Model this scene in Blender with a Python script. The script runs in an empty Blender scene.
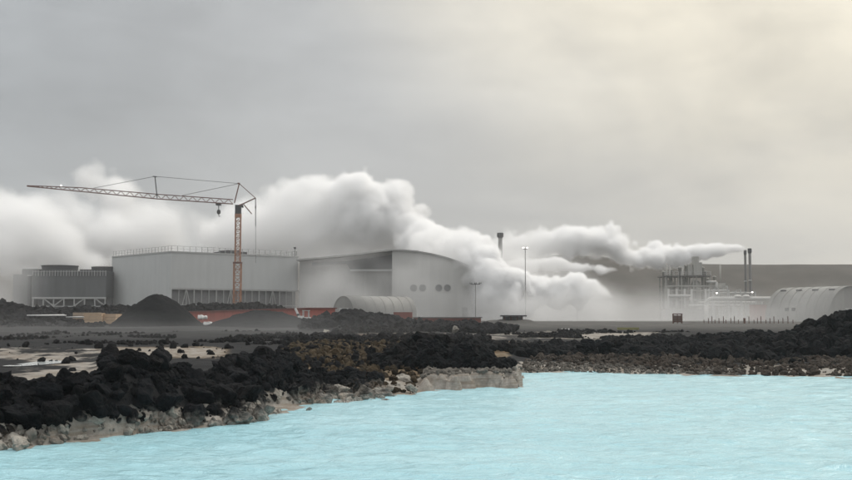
import bpy, bmesh, math, random
import numpy as np
from mathutils import Vector, Matrix

R = math.radians
rnd = random.Random(11)
nrg = np.random.default_rng(5)
sc = bpy.context.scene
col = sc.collection

# ------------------------------------------------------------------ camera
H, F, CX, CY, HZ = 2.0, 1100.0, 426.0, 240.0, 316.0
PITCH = math.atan((HZ - CY) / F)
cd = bpy.data.cameras.new('camera')
cam = bpy.data.objects.new('camera', cd)
col.objects.link(cam)
cam.location = (0, 0, H)
cam.rotation_euler = (R(90) + PITCH, 0, 0)
cd.sensor_width = 36
cd.lens = 36 * F / 852
cd.clip_start = 0.1
cd.clip_end = 6000
sc.camera = cam


def at(px, py, Y):
    """the point of the place that a pixel of the photograph shows, if it stands at depth Y"""
    u, v = (px - CX) / F, (CY - py) / F
    t = Y / (math.cos(PITCH) - v * math.sin(PITCH))
    return Vector((u * t, Y, H + (math.sin(PITCH) + v * math.cos(PITCH)) * t))


def zat(py, Y):
    return at(CX, py, Y).z


def xat(px, Y):
    return at(px, HZ, Y).x


# ------------------------------------------------------------------ objects
def tag(o, label=None, cat=None, group=None, kind=None):
    for k, v in (('label', label), ('category', cat), ('group', group), ('kind', kind)):
        if v:
            o[k] = v
    return o


def thing(name, label, cat, loc=(0, 0, 0), rz=0.0, group=None):
    o = bpy.data.objects.new(name, None)
    col.objects.link(o)
    o.location = loc
    o.rotation_euler = (0, 0, rz)
    o.empty_display_size = 0.5
    return tag(o, label, cat, group)


class MB:
    """collects boxes, bars and tubes, then links them as ONE mesh object"""

    def __init__(s, org=(0, 0, 0)):
        s.v, s.f, s.o = [], [], Vector(org)

    def add(s, vs, fs):
        b = len(s.v)
        s.v += [tuple(Vector(p) - s.o) for p in vs]
        s.f += [tuple(b + i for i in f) for f in fs]
        return s

    def box(s, x0, x1, y0, y1, z0, z1):
        return s.add([(x, y, z) for z in (z0, z1) for y in (y0, y1) for x in (x0, x1)],
                     [(0, 2, 3, 1), (4, 5, 7, 6), (0, 1, 5, 4), (2, 6, 7, 3), (0, 4, 6, 2), (1, 3, 7, 5)])

    def tube(s, p, q, r, r2=None, n=8, cap=True):
        p, q = Vector(p), Vector(q)
        r2 = r if r2 is None else r2
        d = (q - p).normalized()
        a = d.cross(Vector((0, 0, 1)) if abs(d.z) < .9 else Vector((1, 0, 0))).normalized()
        b = d.cross(a)
        vs = []
        for c, rr in ((p, r), (q, r2)):
            for i in range(n):
                t = 2 * math.pi * (i + .5) / n
                vs.append(c + (a * math.cos(t) + b * math.sin(t)) * rr)
        fs = [(i, (i + 1) % n, n + (i + 1) % n, n + i) for i in range(n)]
        if cap:
            fs += [tuple(range(n))[::-1], tuple(range(n, 2 * n))]
        return s.add(vs, fs)

    def bar(s, p, q, w):
        return s.tube(p, q, w * .7071, n=4)

    def path(s, pts, r, n=10):
        for a, b in zip(pts[:-1], pts[1:]):
            s.tube(a, b, r, n=n)
        return s

    def lathe(s, c, prof, n=32):
        c = Vector(c)
        vs = [c + Vector((r * math.cos(2 * math.pi * i / n), r * math.sin(2 * math.pi * i / n), z)) for r, z in prof for i in range(n)]
        fs = [(k * n + i, k * n + (i + 1) % n, (k + 1) * n + (i + 1) % n, (k + 1) * n + i) for k in range(len(prof) - 1) for i in range(n)]
        fs += [tuple(range(n))[::-1], tuple((len(prof) - 1) * n + i for i in range(n))]
        return s.add(vs, fs)

    def prism(s, prof, d0, d1):
        """profile points in 3-D, swept from +d0 to +d1 (vectors)"""
        n = len(prof)
        d0, d1 = Vector(d0), Vector(d1)
        vs = [Vector(p) + d0 for p in prof] + [Vector(p) + d1 for p in prof]
        fs = [(i, (i + 1) % n, n + (i + 1) % n, n + i) for i in range(n)] + [tuple(range(n))[::-1], tuple(range(n, 2 * n))]
        return s.add(vs, fs)

    def build(s, name, mat, parent=None, smooth=False):
        me = bpy.data.meshes.new(name)
        me.from_pydata(s.v, [], s.f)
        bm = bmesh.new()
        bm.from_mesh(me)
        bmesh.ops.recalc_face_normals(bm, faces=bm.faces)
        bm.to_mesh(me)
        bm.free()
        me.materials.append(mat)
        if smooth:
            me.polygons.foreach_set('use_smooth', [True] * len(me.polygons))
        o = bpy.data.objects.new(name, me)
        col.objects.link(o)
        o.parent = parent
        return o


def mesh_np(name, V, Fc, mat, smooth=False):
    me = bpy.data.meshes.new(name)
    V = np.ascontiguousarray(V, dtype=np.float32)
    Fc = np.ascontiguousarray(Fc, dtype=np.int32)
    k = Fc.shape[1]
    me.vertices.add(len(V))
    me.vertices.foreach_set('co', V.ravel())
    me.loops.add(Fc.size)
    me.loops.foreach_set('vertex_index', Fc.ravel())
    me.polygons.add(len(Fc))
    me.polygons.foreach_set('loop_start', np.arange(0, Fc.size, k, dtype=np.int32))
    me.polygons.foreach_set('loop_total', np.full(len(Fc), k, dtype=np.int32))
    me.polygons.foreach_set('use_smooth', np.full(len(Fc), smooth))
    me.update(calc_edges=True)
    me.materials.append(mat)
    o = bpy.data.objects.new(name, me)
    col.objects.link(o)
    return o


# ------------------------------------------------------------------ noise on arrays
def _hash(ix, iy, iz, seed):
    h = (ix * 374761393 + iy * 668265263 + iz * 2147483647 + seed * 974634777) & 0xFFFFFFFF
    h = ((h ^ (h >> 13)) * 1274126177) & 0xFFFFFFFF
    h = ((h ^ (h >> 16)) * 2246822519) & 0xFFFFFFFF
    return ((h ^ (h >> 15)) & 0xFFFF) / 65535.0


def vnoise(x, y, z, seed=0):
    x, y, z = np.broadcast_arrays(np.asarray(x, float), np.asarray(y, float), np.asarray(z, float))
    ix, iy, iz = (np.floor(a).astype(np.int64) for a in (x, y, z))
    fx, fy, fz = x - ix, y - iy, z - iz
    fx, fy, fz = (a * a * a * (a * (a * 6 - 15) + 10) for a in (fx, fy, fz))
    r = 0
    for dx in (0, 1):
        for dy in (0, 1):
            for dz in (0, 1):
                w = (fx if dx else 1 - fx) * (fy if dy else 1 - fy) * (fz if dz else 1 - fz)
                r = r + w * _hash(ix + dx, iy + dy, iz + dz, seed)
    return r * 2 - 1


def fbm(x, y, z=0.0, octv=4, seed=0, gain=.5):
    r, a, f = 0, 1.0, 1.0
    for i in range(octv):
        r = r + a * vnoise(x * f, y * f, np.asarray(z) * f + 7.3 * i, seed + i)
        a *= gain
        f *= 2.03
    return r


def sstep(a, b, x):
    t = np.clip((x - a) / (b - a), 0, 1)
    return t * t * (3 - 2 * t)


# ------------------------------------------------------------------ materials
class NT:
    def __init__(s, m):
        s.m = m
        m.use_nodes = True
        s.t = m.node_tree
        s.t.nodes.clear()
        s.out = s.t.nodes.new('ShaderNodeOutputMaterial')

    def n(s, typ, **kw):
        n = s.t.nodes.new(typ)
        ins = kw.pop('ins', {})
        for k, v in kw.items():
            setattr(n, k, v)
        for k, v in ins.items():
            s.set(n.inputs[k], v)
        return n

    def set(s, inp, v):
        if isinstance(v, bpy.types.NodeSocket):
            s.t.links.new(v, inp)
        else:
            inp.default_value = v

    def math(s, op, a, b=0.0, clamp=False):
        n = s.n('ShaderNodeMath', operation=op, use_clamp=clamp)
        s.set(n.inputs[0], a)
        s.set(n.inputs[1], b)
        return n.outputs[0]

    def noise(s, vec, scale, detail=4.0, rough=.55, dist=0.0):
        return s.n('ShaderNodeTexNoise', ins={'Vector': vec, 'Scale': scale, 'Detail': detail, 'Roughness': rough, 'Distortion': dist}).outputs[0]

    def ramp(s, x, a, b, lo=0.0, hi=1.0):
        return s.n('ShaderNodeMapRange', ins={'Value': x, 'From Min': a, 'From Max': b, 'To Min': lo, 'To Max': hi}).outputs[0]

    def mix(s, f, a, b):
        n = s.n('ShaderNodeMix', data_type='RGBA')
        s.set(n.inputs[0], f)
        s.set(n.inputs[6], a if isinstance(a, bpy.types.NodeSocket) else (*a, 1))
        s.set(n.inputs[7], b if isinstance(b, bpy.types.NodeSocket) else (*b, 1))
        return n.outputs[2]

    def bump(s, h, strength, dist):
        return s.n('ShaderNodeBump', ins={'Height': h, 'Strength': strength, 'Distance': dist}).outputs[0]

    def principled(s, colr, rough=.8, spec=.3, metal=0.0, normal=None):
        p = s.n('ShaderNodeBsdfPrincipled')
        s.set(p.inputs['Base Color'], colr if isinstance(colr, bpy.types.NodeSocket) else (*colr, 1))
        s.set(p.inputs['Roughness'], rough)
        s.set(p.inputs['Specular IOR Level'], spec)
        s.set(p.inputs['Metallic'], metal)
        if normal is not None:
            s.set(p.inputs['Normal'], normal)
        s.t.links.new(p.outputs[0], s.out.inputs['Surface'])
        return p

    def pos(s):
        return s.n('ShaderNodeNewGeometry').outputs['Position']

    def xyz(s, vec):
        return s.n('ShaderNodeSeparateXYZ', ins={0: vec}).outputs

    def scl(s, vec, v):
        return s.n('ShaderNodeVectorMath', operation='MULTIPLY', ins={0: vec, 1: v}).outputs[0]


def new_mat(name):
    return NT(bpy.data.materials.new(name))


def clad(name, colr, period=0.0, axis='object', stain=.12, rough=.6, metal=0.0):
    """sheet cladding: weathered paint, faint vertical ribs, streaks running down"""
    n = new_mat(name)
    tc = n.n('ShaderNodeTexCoord').outputs['Object']
    st = n.noise(n.scl(tc, (.9, .9, .08)), 1.0, 5)
    bl = n.noise(tc, .23, 4)
    f = n.math('ADD', n.ramp(st, .35, .7, 0, .6), n.ramp(bl, .35, .7, 0, .4))
    c = n.mix(n.math('MULTIPLY', f, 1.0, True), colr, tuple(x * (1 - stain * 2.2) for x in colr))
    nm = None
    if period:
        x = n.xyz(tc)
        w = n.n('ShaderNodeTexWave', wave_type='BANDS', bands_direction='DIAGONAL' if axis == 'diag' else 'X',
                ins={'Vector': tc, 'Scale': 1.0 / period}).outputs[1]
        nm = n.bump(w, .12, .05)
        seam = n.math('FRACT', n.math('MULTIPLY', n.math('ADD', x[0], x[1]), 1 / 3.0))
        sf = n.math('LESS_THAN', seam, .03)
        c = n.mix(n.math('MULTIPLY', sf, .25), c, tuple(v * .6 for v in colr))
    n.principled(c, rough, .25, metal, nm)
    return n.m


def paint(name, colr, rough=.55, metal=0.0, rust=.15):
    n = new_mat(name)
    tc = n.n('ShaderNodeTexCoord').outputs['Object']
    f = n.ramp(n.noise(tc, 1.7, 5), .5, .75, 0, rust * 3)
    n.principled(n.mix(f, colr, tuple(v * .55 + .01 for v in colr)), rough, .3, metal)
    return n.m


def lamp_mat(name, e):
    n = new_mat(name)
    p = n.principled((.8, .8, .78))
    p.inputs['Emission Color'].default_value = (1, .96, .88, 1)
    p.inputs['Emission Strength'].default_value = e
    return n.m


def rock_mat(name, lo, hi, coat=False, brown=(.03, .022, .016), scale=1.0, zlo=.02, zhi=.34):
    n = new_mat(name)
    g = n.pos()
    oi = n.n('ShaderNodeObjectInfo').outputs['Random']
    a = n.noise(g, 3.1 * scale, 6, .65)
    b = n.noise(g, .9 * scale, 4)
    c = n.mix(n.ramp(a, .35, .7), lo, hi)
    c = n.mix(n.ramp(b, .5, .72, 0, .8), c, brown)
    c = n.mix(n.math('MULTIPLY', n.math('POWER', oi, 2.0), .75), c, tuple(v * 1.25 for v in hi))
    fine = n.noise(g, 17 * scale, 8, .7)
    pits = n.n('ShaderNodeTexVoronoi', ins={'Vector': g, 'Scale': 14 * scale}).outputs[0]
    hgt = n.math('ADD', n.math('MULTIPLY', fine, 1.0), n.math('MULTIPLY', pits, .55))
    if coat:
        z = n.xyz(g)[2]
        edge = n.math('ADD', z, n.math('MULTIPLY', n.math('SUBTRACT', n.noise(g, 2.3, 5), .5), -.95))
        f = n.ramp(edge, zhi, zlo)
        sil = n.mix(n.ramp(n.noise(g, 5, 6, .65), .35, .7), (.40, .38, .34), (.17, .15, .13))
        sil = n.mix(n.ramp(n.noise(g, 1.3, 3), .5, .7, 0, .6), sil, (.30, .21, .14))
        c = n.mix(f, c, sil)
    n.principled(c, .92, .10, 0, n.bump(hgt, .9, .06 / scale))
    return n.m


M = {}
M['lava'] = rock_mat('black_lava', (.0025, .0028, .0035), (.012, .012, .0135), brown=(.011, .009, .008))
M['lava_shore'] = rock_mat('lava_with_silica_crust', (.0015, .0017, .0021), (.012, .0122, .014), coat=True, brown=(.011, .009, .008))
M['lava_far'] = rock_mat('far_lava', (.004, .004, .005), (.015, .0145, .016), scale=.5, brown=(.014, .011, .009))
M['silica'] = rock_mat('silica_rock', (.20, .18, .155), (.46, .43, .38), brown=(.09, .07, .055))
M['shore_stone'] = rock_mat('shore_stone', (.022, .019, .017), (.12, .098, .08), brown=(.045, .03, .022))
M['ochre_stone'] = rock_mat('ochre_stone', (.020, .016, .011), (.092, .068, .042), brown=(.016, .013, .010), scale=.8)
M['inlet_stone'] = rock_mat('inlet_stone', (.06, .053, .046), (.27, .25, .22), brown=(.05, .038, .03))
M['heap'] = rock_mat('dark_gravel', (.005, .0055, .0065), (.010, .0105, .012), scale=1.2, brown=(.008, .008, .0085))
M['white_clad'] = clad('pale_grey_cladding', (.53, .54, .53), 0, 'diag', .05)
M['tower_clad'] = clad('grey_tower_cladding', (.135, .14, .142), .9)
M['tower_dark'] = clad('dark_fan_stack', (.075, .077, .08), .5)
M['wing'] = clad('grey_wing_cladding', (.16, .16, .16), .9)
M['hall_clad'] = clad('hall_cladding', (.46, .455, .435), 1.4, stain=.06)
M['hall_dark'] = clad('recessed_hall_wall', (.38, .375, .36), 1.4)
M['roof'] = clad('curved_roof_sheet', (.36, .355, .345), .8, stain=.06)
M['glass'] = new_mat('dark_glazing').principled((.02, .022, .025), .15, .5).id_data and bpy.data.materials['dark_glazing']
M['hut'] = clad('corrugated_hut', (.27, .265, .25), .6, metal=.0)
M['hut_end'] = clad('hut_end_wall', (.25, .245, .23), .8)
M['steel'] = paint('galvanised_steel', (.42, .42, .41), .5, .2)
M['darksteel'] = paint('dark_steel', (.06, .06, .062), .5, .2)
M['infill'] = paint('dark_infill', (.22, .22, .22), .8)
M['orange'] = paint('faded_orange_paint', (.36, .19, .12), .55, 0, .2)
M['jib'] = paint('weathered_red_orange_paint', (.17, .09, .07), .55, 0, .2)
M['red'] = clad('red_brown_sheet', (.40, .085, .055), .7, stain=.15)
M['red2'] = clad('haze_dulled_red_sheet', (.24, .085, .068), .7, stain=.15)  # duller red: haze over the low shed is put into the colour
M['cream'] = paint('pale_board', (.50, .36, .24), .8, 0, .2)
M['cream2'] = paint('weathered_board', (.40, .31, .23), .8, 0, .2)
M['white'] = paint('white_paint', (.70, .69, .67), .5, 0, .1)
M['wood'] = paint('brown_timber', (.13, .075, .06), .8, 0, .2)
M['concrete'] = paint('grey_concrete', (.22, .21, .20), .9, 0, .2)
M['yellow'] = paint('yellow_green_paint', (.24, .23, .10), .7, 0, .1)
M['vessel'] = clad('vessel_jacket', (.40, .39, .36), 0, stain=.15)
M['pipe'] = clad('pipe_jacket', (.46, .45, .43), 0, stain=.1, metal=.0)
M['stack'] = paint('weathered_stack', (.13, .125, .12), .6, .1)
M['lamp'] = lamp_mat('lit_lamp', 6)


# ground: silica flats, ochre moss, grey gravel and black lava sand, told apart by a painted-on zone attribute
def ground_material():
    n = new_mat('lava_ground')
    g = n.pos()
    z = n.n('ShaderNodeAttribute', attribute_name='zone')
    sx = n.n('ShaderNodeSeparateColor', ins={0: z.outputs[0]}).outputs
    a = n.noise(g, 1.6, 8, .65)
    b = n.noise(g, .35, 5)
    f = n.noise(g, 9, 6, .7)
    c = n.mix(n.ramp(a, .35, .7), (.0035, .0036, .0045), (.011, .0107, .0115))
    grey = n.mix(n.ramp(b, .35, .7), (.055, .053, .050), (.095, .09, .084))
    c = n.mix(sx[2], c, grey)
    br = n.math('MULTIPLY', n.math('SUBTRACT', a, .5), 1.6)
    och = n.mix(n.ramp(f, .35, .68), (.135, .085, .042), (.055, .042, .030))
    och = n.mix(n.ramp(b, .42, .62, 0, .9), och, (.19, .15, .10))
    c = n.mix(n.ramp(n.math('ADD', sx[1], br), .35, .6), c, och)
    sil = n.mix(n.ramp(f, .3, .7), (.36, .34, .305), (.19, .17, .15))
    sil = n.mix(n.ramp(b, .45, .66, 0, .75), sil, (.20, .18, .155))
    st = n.noise(n.scl(g, (1.1, 1.1, 17)), 1.0, 4, .6)
    sil = n.mix(n.ramp(st, .46, .62, 0, .7), sil, (.17, .135, .10))
    c = n.mix(n.ramp(n.math('ADD', sx[0], n.math('MULTIPLY', br, .8)), .35, .55), c, sil)
    n.principled(c, .9, .2, 0, n.bump(n.math('ADD', a, n.math('MULTIPLY', f, .4)), .7, .08))
    return n.m


M['ground'] = ground_material()

# ------------------------------------------------------------------ the ground
# waterline in plan: (pixel column, depth in metres), from the near left round the ledge to the far right shore
SHORE = [(-330, 13.5), (-60, 15.6), (0, 16.3), (60, 17.2), (117, 18.2), (167, 19.0), (205, 20.0), (240, 21.6), (282, 22.6), (300, 24.6),
         (337, 27.0), (375, 27.4), (412, 28.2), (430, 29.8), (470, 30.6), (520, 30.9), (524, 31.3), (519, 35), (514, 39), (560, 39.5),
         (600, 38.6), (660, 37.6), (720, 37.0), (790, 36.4), (852, 35.8), (1000, 34.5), (1300, 32.0)]
SH = np.array([(xat(p, y), y) for p, y in SHORE])
POLY = np.vstack([SH, [(80, -25), (-40, -25)]])


def seg_dist(x, y, P, closed=False):
    d = np.full(x.shape, 1e9)
    t_best = np.zeros(x.shape)
    m = len(P) if closed else len(P) - 1
    for i in range(m):
        a, b = P[i], P[(i + 1) % len(P)]
        e = b - a
        t = np.clip(((x - a[0]) * e[0] + (y - a[1]) * e[1]) / max(e @ e, 1e-9), 0, 1)
        dd = np.hypot(x - a[0] - t * e[0], y - a[1] - t * e[1])
        k = dd < d
        d = np.where(k, dd, d)
        t_best = np.where(k, i + t, t_best)
    return d, t_best


def inside(x, y, P):
    r = np.zeros(x.shape, bool)
    for i in range(len(P)):
        a, b = P[i], P[(i + 1) % len(P)]
        if a[1] == b[1]:
            continue
        c = ((a[1] > y) != (b[1] > y)) & (x < (b[0] - a[0]) * (y - a[1]) / (b[1] - a[1]) + a[0])
        r ^= c
    return r


# lava ridges and piles: a crest of (pixel column, pixel row, depth), half-width towards the camera, half-width away
RIDGES = {
    'pile_one': ([(-200, 372, 17.5), (-60, 366, 18.3), (0, 374, 18.6), (50, 376, 18.9), (67, 371, 19), (87, 367, 19.2), (100, 354, 19.5), (116, 348, 19.8), (140, 347, 20.1),
                  (160, 349, 20.6), (175, 356, 21), (194, 364, 21.5), (206, 378, 21.8)], 1.9, 1.7),
    'pile_two': ([(207, 376, 25.6), (217, 366, 25.4), (227, 357, 25.4), (246, 351, 25.6), (268, 349, 26), (284, 349, 26.4), (293, 356, 26.8), (304, 364, 27.2),
                  (320, 374, 27.6), (332, 388, 28)], 2.6, 2.0),
    'dome': ([(388, 358, 34.5), (395, 350, 34.5), (405, 341, 34.6), (430, 337, 34.8), (455, 340, 34.8), (480, 345, 34.6), (490, 354, 34.2), (497, 366, 34.0)], 2.1, 3.0),
    'far_row': ([(430, 347, 52), (500, 345, 51), (516, 343, 50), (540, 346, 50), (570, 348, 50), (600, 346, 50), (640, 349, 48), (690, 350, 46), (760, 349, 44)], 4.5, 4),
    'right_ridge': ([(640, 352, 57), (664, 341, 56), (690, 336, 55), (730, 332.5, 53), (767, 328, 51), (806, 327, 49), (822, 323, 48.5), (829, 316, 48), (852, 309, 47.5),
                     (900, 303, 46.5), (1000, 300, 45), (1200, 310, 43)], 6.5, 7),
    'mid_ridge': ([(334, 316, 120), (346, 311, 119), (362, 313, 119), (379, 316, 118), (395, 319, 118), (413, 322, 117),
                   (440, 325, 117), (462, 325, 117.5), (482, 327, 118)], 15, 9),
    'hummock': ([(305, 342, 74), (322, 340, 74), (340, 336, 75), (362, 338, 76), (380, 340, 76), (405, 337, 77), (430, 341, 78), (470, 343, 79)], 7, 5),
    'hummock_back': ([(345, 331, 96), (372, 328, 97), (400, 331, 97), (425, 330, 98), (450, 334, 98)], 6, 5),
    'left_far': ([(-150, 300, 172), (0, 303, 172), (20, 304, 172), (30, 308, 173), (62, 308, 174), (82, 307, 175), (101, 306, 176), (122, 306, 177), (150, 309, 178)], 10, 6),
    'left_mound': ([(-120, 314, 142), (0, 315, 141), (28, 317, 140), (60, 317.5, 139), (74, 322, 138), (90, 325, 137)], 9, 6),
    'back_row': ([(160, 306, 222), (177, 305, 222), (205, 304, 223), (225, 304, 224), (246, 302, 224), (262, 303, 225), (279, 306, 226), (290, 311, 226)], 4, 4),
    'embankment': ([(470, 326, 160), (491, 320, 158), (506, 319, 157), (528, 319, 157), (538, 323.5, 157), (552, 324.2, 157), (571, 324.2, 157), (586, 323, 157), (603, 322.5, 157),
                    (612, 324.8, 157), (626, 322, 157), (636, 325, 157), (655, 324.6, 157), (661, 323.6, 157), (694, 323.4, 157), (698, 321.6, 157), (703, 325, 157)], 4.5, 5),
}
RG = {}
for k, (pts, wn, wf) in RIDGES.items():
    w = np.array([tuple(at(a, b, c)) for a, b, c in pts])
    RG[k] = (w[:, :2], w[:, 2] - {'pile_one': .38, 'pile_two': .22, 'dome': .16, 'far_row': .48, 'right_ridge': .46, 'mid_ridge': .5, 'left_far': .75, 'left_mound': .3, 'back_row': .8, 'hummock': .2, 'hummock_back': .25}.get(k, 0), wn, wf)


def ridge_h(x, y, k):
    """crest height under a point and how far up the ridge it lies (0 foot, 1 crest); crests run across the view"""
    P, Z, wn, wf = RG[k]
    z = np.interp(x, P[:, 0], Z)
    yc = np.interp(x, P[:, 0], P[:, 1])
    ov = np.maximum(np.maximum(P[0, 0] - x, x - P[-1, 0]), 0)
    K = 4.5 if wn > 4 else 6.0 if k == 'dome' else 1.5
    d = np.hypot(y - yc, ov * K)
    return z, np.clip(1 - (d / np.where(y < yc, wn, wf)) ** 2, 0, 1)


def pxof(x, y):
    return CX + x / np.maximum(y, .1) * F


def ground_h(x, y):
    """height of the ground and the zone weights (silica, ochre, grey)"""
    d, _ = seg_dist(x, y, POLY, True)
    sd = np.where(inside(x, y, POLY), -d, d)
    px = pxof(x, y)
    wob = fbm(x * .9, y * .9, 0, 4, 3)
    sd = sd + wob * .22 * sstep(12, 26, y)
    ledge = sstep(415, 428, px) * sstep(530, 522, px) * sstep(28.5, 30, y) * sstep(41, 38, y)
    far = sstep(33, 35, y) * sstep(512, 530, px)
    base = np.where(sd < 0, np.maximum(sd * .5, -.6), 0)
    land = .34 * sstep(0, 1.6, sd) + .10 * sstep(2, 9, sd) + .035 * wob * sstep(.2, 2, sd)
    land = land * (1 - far) + far * (.30 * sstep(0, 4.0, sd) + .1 * sstep(4, 12, sd) + .04 * wob)
    sl = sd + .30 * fbm(x * 2.1, y * 2.1, 0, 4, 8) * ledge
    led = .22 * sstep(.0, .10, sl) + .19 * sstep(.16, .30, sl) + .05 * fbm(x * 2.2, y * 2.2, 0, 4, 9) * sstep(0, .1, sl)
    land = land * (1 - ledge) + ledge * led
    moss = sstep(290, 312, px) * sstep(520, 495, px) * sstep(26.5, 28, y) * sstep(66, 52, y)
    land = land + moss * (.10 * fbm(x * 1.4, y * 1.0, 0, 5, 21) + .08 * sstep(30, 46, y)) * sstep(.1, 1.2, sd) * (1 - ledge)
    pond = sstep(-40, 0, px) * sstep(125, 90, px) * sstep(24, 28, y) * sstep(52, 47, y)
    h = np.where(sd > 0, land, base)
    h = h - pond * .30
    grey = sstep(110, 140, y) * sstep(455, 490, px)
    h = h + .50 * sstep(112, 148, y) * sstep(430, 500, px) + .25 * sstep(60, 130, y) * sstep(500, 430, px)
    h = h + .14 * fbm(x * .12, y * .12, 0, 4, 31) * sstep(45, 90, y) * (1 - .8 * grey)
    rough = np.zeros(x.shape)
    for k in RG:
        z, m = ridge_h(x, y, k)
        amp = .5 if RG[k][2] < 3 else 1.0
        if k != 'embankment':
            z = z + amp * .16 * fbm(x * .8, y * .8, 0, 4, 77) * np.clip(m * 3, 0, 1)
        else:
            z = z + .1 * fbm(x * .5, y * .5, 0, 3, 78)
        prof = m ** .75
        hh = h + (np.maximum(z, h) - h) * prof
        h = np.where(m > 0, np.maximum(h, hh), h)
        if k != 'embankment' and 'hummock' not in k:
            rough = np.maximum(rough, np.clip(m * 2.2, 0, 1))
    silica = np.zeros(x.shape)
    shore = sstep(1.9, .3, sd) * sstep(-.6, 0, sd) * (y < 45)
    silica = np.maximum(silica, shore * .9)
    silica = np.maximum(silica, ledge * sstep(.62, .45, h))
    silica = np.maximum(silica, far * sstep(3.6, 2.0, sd))
    flat = sstep(430, 460, px) * sstep(690, 640, px) * sstep(66, 76, y) * sstep(118, 104, y)
    silica = np.maximum(silica, flat * (.50 + .25 * fbm(x * .3, y * .2, 0, 3, 43)))
    silica = np.maximum(silica, sstep(320, 350, px) * sstep(480, 440, px) * sstep(56, 64, y) * sstep(95, 78, y) * .35)
    lflat = sstep(130, 100, px) * sstep(27, 31, y) * sstep(58, 50, y)
    silica = np.maximum(silica, lflat * (.40 + .42 * fbm(x * .5, y * .35, 0, 3, 41)))
    midf = sstep(100, 120, px) * sstep(245, 215, px) * sstep(38, 44, y) * sstep(60, 52, y)
    silica = np.maximum(silica, midf * .55)
    pat = sstep(60, 110, px) * sstep(330, 290, px) * sstep(50, 58, y) * sstep(104, 84, y)
    silica = np.maximum(silica, pat * (.12 + .42 * fbm(x * .12, y * .10, 0, 4, 47)))
    och = np.maximum(moss, midf * .8)
    och = np.maximum(och, sstep(330, 360, px) * sstep(470, 430, px) * sstep(50, 60, y) * sstep(98, 86, y) * .55)
    och = np.maximum(och, sstep(680, 640, px) * sstep(425, 445, px) * sstep(56, 64, y) * sstep(75, 66, y) * .6)
    silica, och = np.maximum(silica * (1 - rough), shore * sstep(.42, .25, h)), och * (1 - rough * .9)
    grey = np.maximum(grey * (1 - rough), .10 * sstep(72, 85, y) * sstep(470, 430, px) * (1 - rough))
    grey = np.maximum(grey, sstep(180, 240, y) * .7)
    return h, silica, och, grey


def polar_grid(a0, a1, na, ys):
    t = np.tan(np.linspace(a0, a1, na))
    X = t[None, :] * ys[:, None]
    Y = np.repeat(ys[:, None], na, 1)
    i = np.arange(len(ys) - 1)[:, None] * na + np.arange(na - 1)[None, :]
    Fc = np.stack([i, i + 1, i + na + 1, i + na], -1).reshape(-1, 4)
    return X, Y, Fc


ys = np.concatenate([np.geomspace(9, 60, 620)[:-1], np.geomspace(60, 260, 240)[:-1], np.geomspace(260, 1000, 40)])
GX, GY, GF = polar_grid(R(-36), R(36), 900, ys)
gh, g_s, g_o, g_g = ground_h(GX, GY)
ground = mesh_np('ground', np.stack([GX, GY, gh], -1).reshape(-1, 3), GF, M['ground'], True)
ground['kind'] = 'structure'
ca = ground.data.color_attributes.new('zone', 'FLOAT_COLOR', 'POINT')
ca.data.foreach_set('color', np.stack([g_s, g_o, g_g, np.ones_like(g_s)], -1).astype(np.float32).ravel())

# ------------------------------------------------------------------ the water
def water_material():
    n = new_mat('milky_blue_water')
    g = n.pos()
    tint = n.noise(n.scl(g, (.10, .30, 0)), 1.0, 5, .6)
    c = n.mix(n.ramp(tint, .35, .65), (.325, .585, .655), (.385, .63, .69))
    w = n.noise(n.scl(g, (1.9, 3.3, 0)), 1.0, 4, .55, .9)
    w2 = n.noise(n.scl(g, (12, 22, 0)), 1.0, 3, .6)
    p = n.principled(c, .15, .5, 0, n.bump(n.math('ADD', w, n.math('MULTIPLY', w2, .18)), 1.0, .09))
    p.inputs['IOR'].default_value = 1.33
    return n.m


M['water'] = water_material()
wys = np.concatenate([np.linspace(-20, 8, 10)[:-1], np.geomspace(8, 60, 520)])
na = 620
tt = np.linspace(-.78, .78, na)
WX = tt[None, :] * np.maximum(np.abs(wys), 12)[:, None] * np.where(wys < 12, 1.0, 1.0)[:, None]
WY = np.repeat(wys[:, None], na, 1)
wi = np.arange(len(wys) - 1)[:, None] * na + np.arange(na - 1)[None, :]
WF = np.stack([wi, wi + 1, wi + na + 1, wi + na], -1).reshape(-1, 4)
wz = .020 * fbm(WX * .8, WY * 1.6, 0, 3, 51) + .020 * fbm(WX * 1.9 + .5 * WY, WY * 2.9, 0, 3, 61)
water = mesh_np('water', np.stack([WX, WY, wz], -1).reshape(-1, 3), WF, M['water'], True)
water['kind'] = 'structure'

pn = new_mat('pond_water_sky_glare')  # sky glare off the pond is put into its whitish base colour
pn.principled((.60, .64, .64), .1, .5, 0, pn.bump(pn.noise(pn.scl(pn.pos(), (3, 5, 0)), 1.0, 3), .3, .03))
pc = [(xat(39 + 17 * math.cos(t) * (1 + .25 * math.sin(3 * t + 1)), 43), 43 + 3.2 * math.sin(t) * (1 + .2 * math.cos(2 * t)), .17) for t in [2 * math.pi * k / 28 for k in range(28)]]
MB().add(pc, [tuple(range(28))]).build('pond', pn.m)['kind'] = 'structure'

# ------------------------------------------------------------------ rocks
def ico(sub):
    bm = bmesh.new()
    bmesh.ops.create_icosphere(bm, subdivisions=sub, radius=1)
    v = np.array([tuple(p.co) for p in bm.verts])
    f = np.array([[q.index for q in p.verts] for p in bm.faces])
    bm.free()
    return v, f


ICO = {s: ico(s) for s in (2, 3, 4, 5)}


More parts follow.
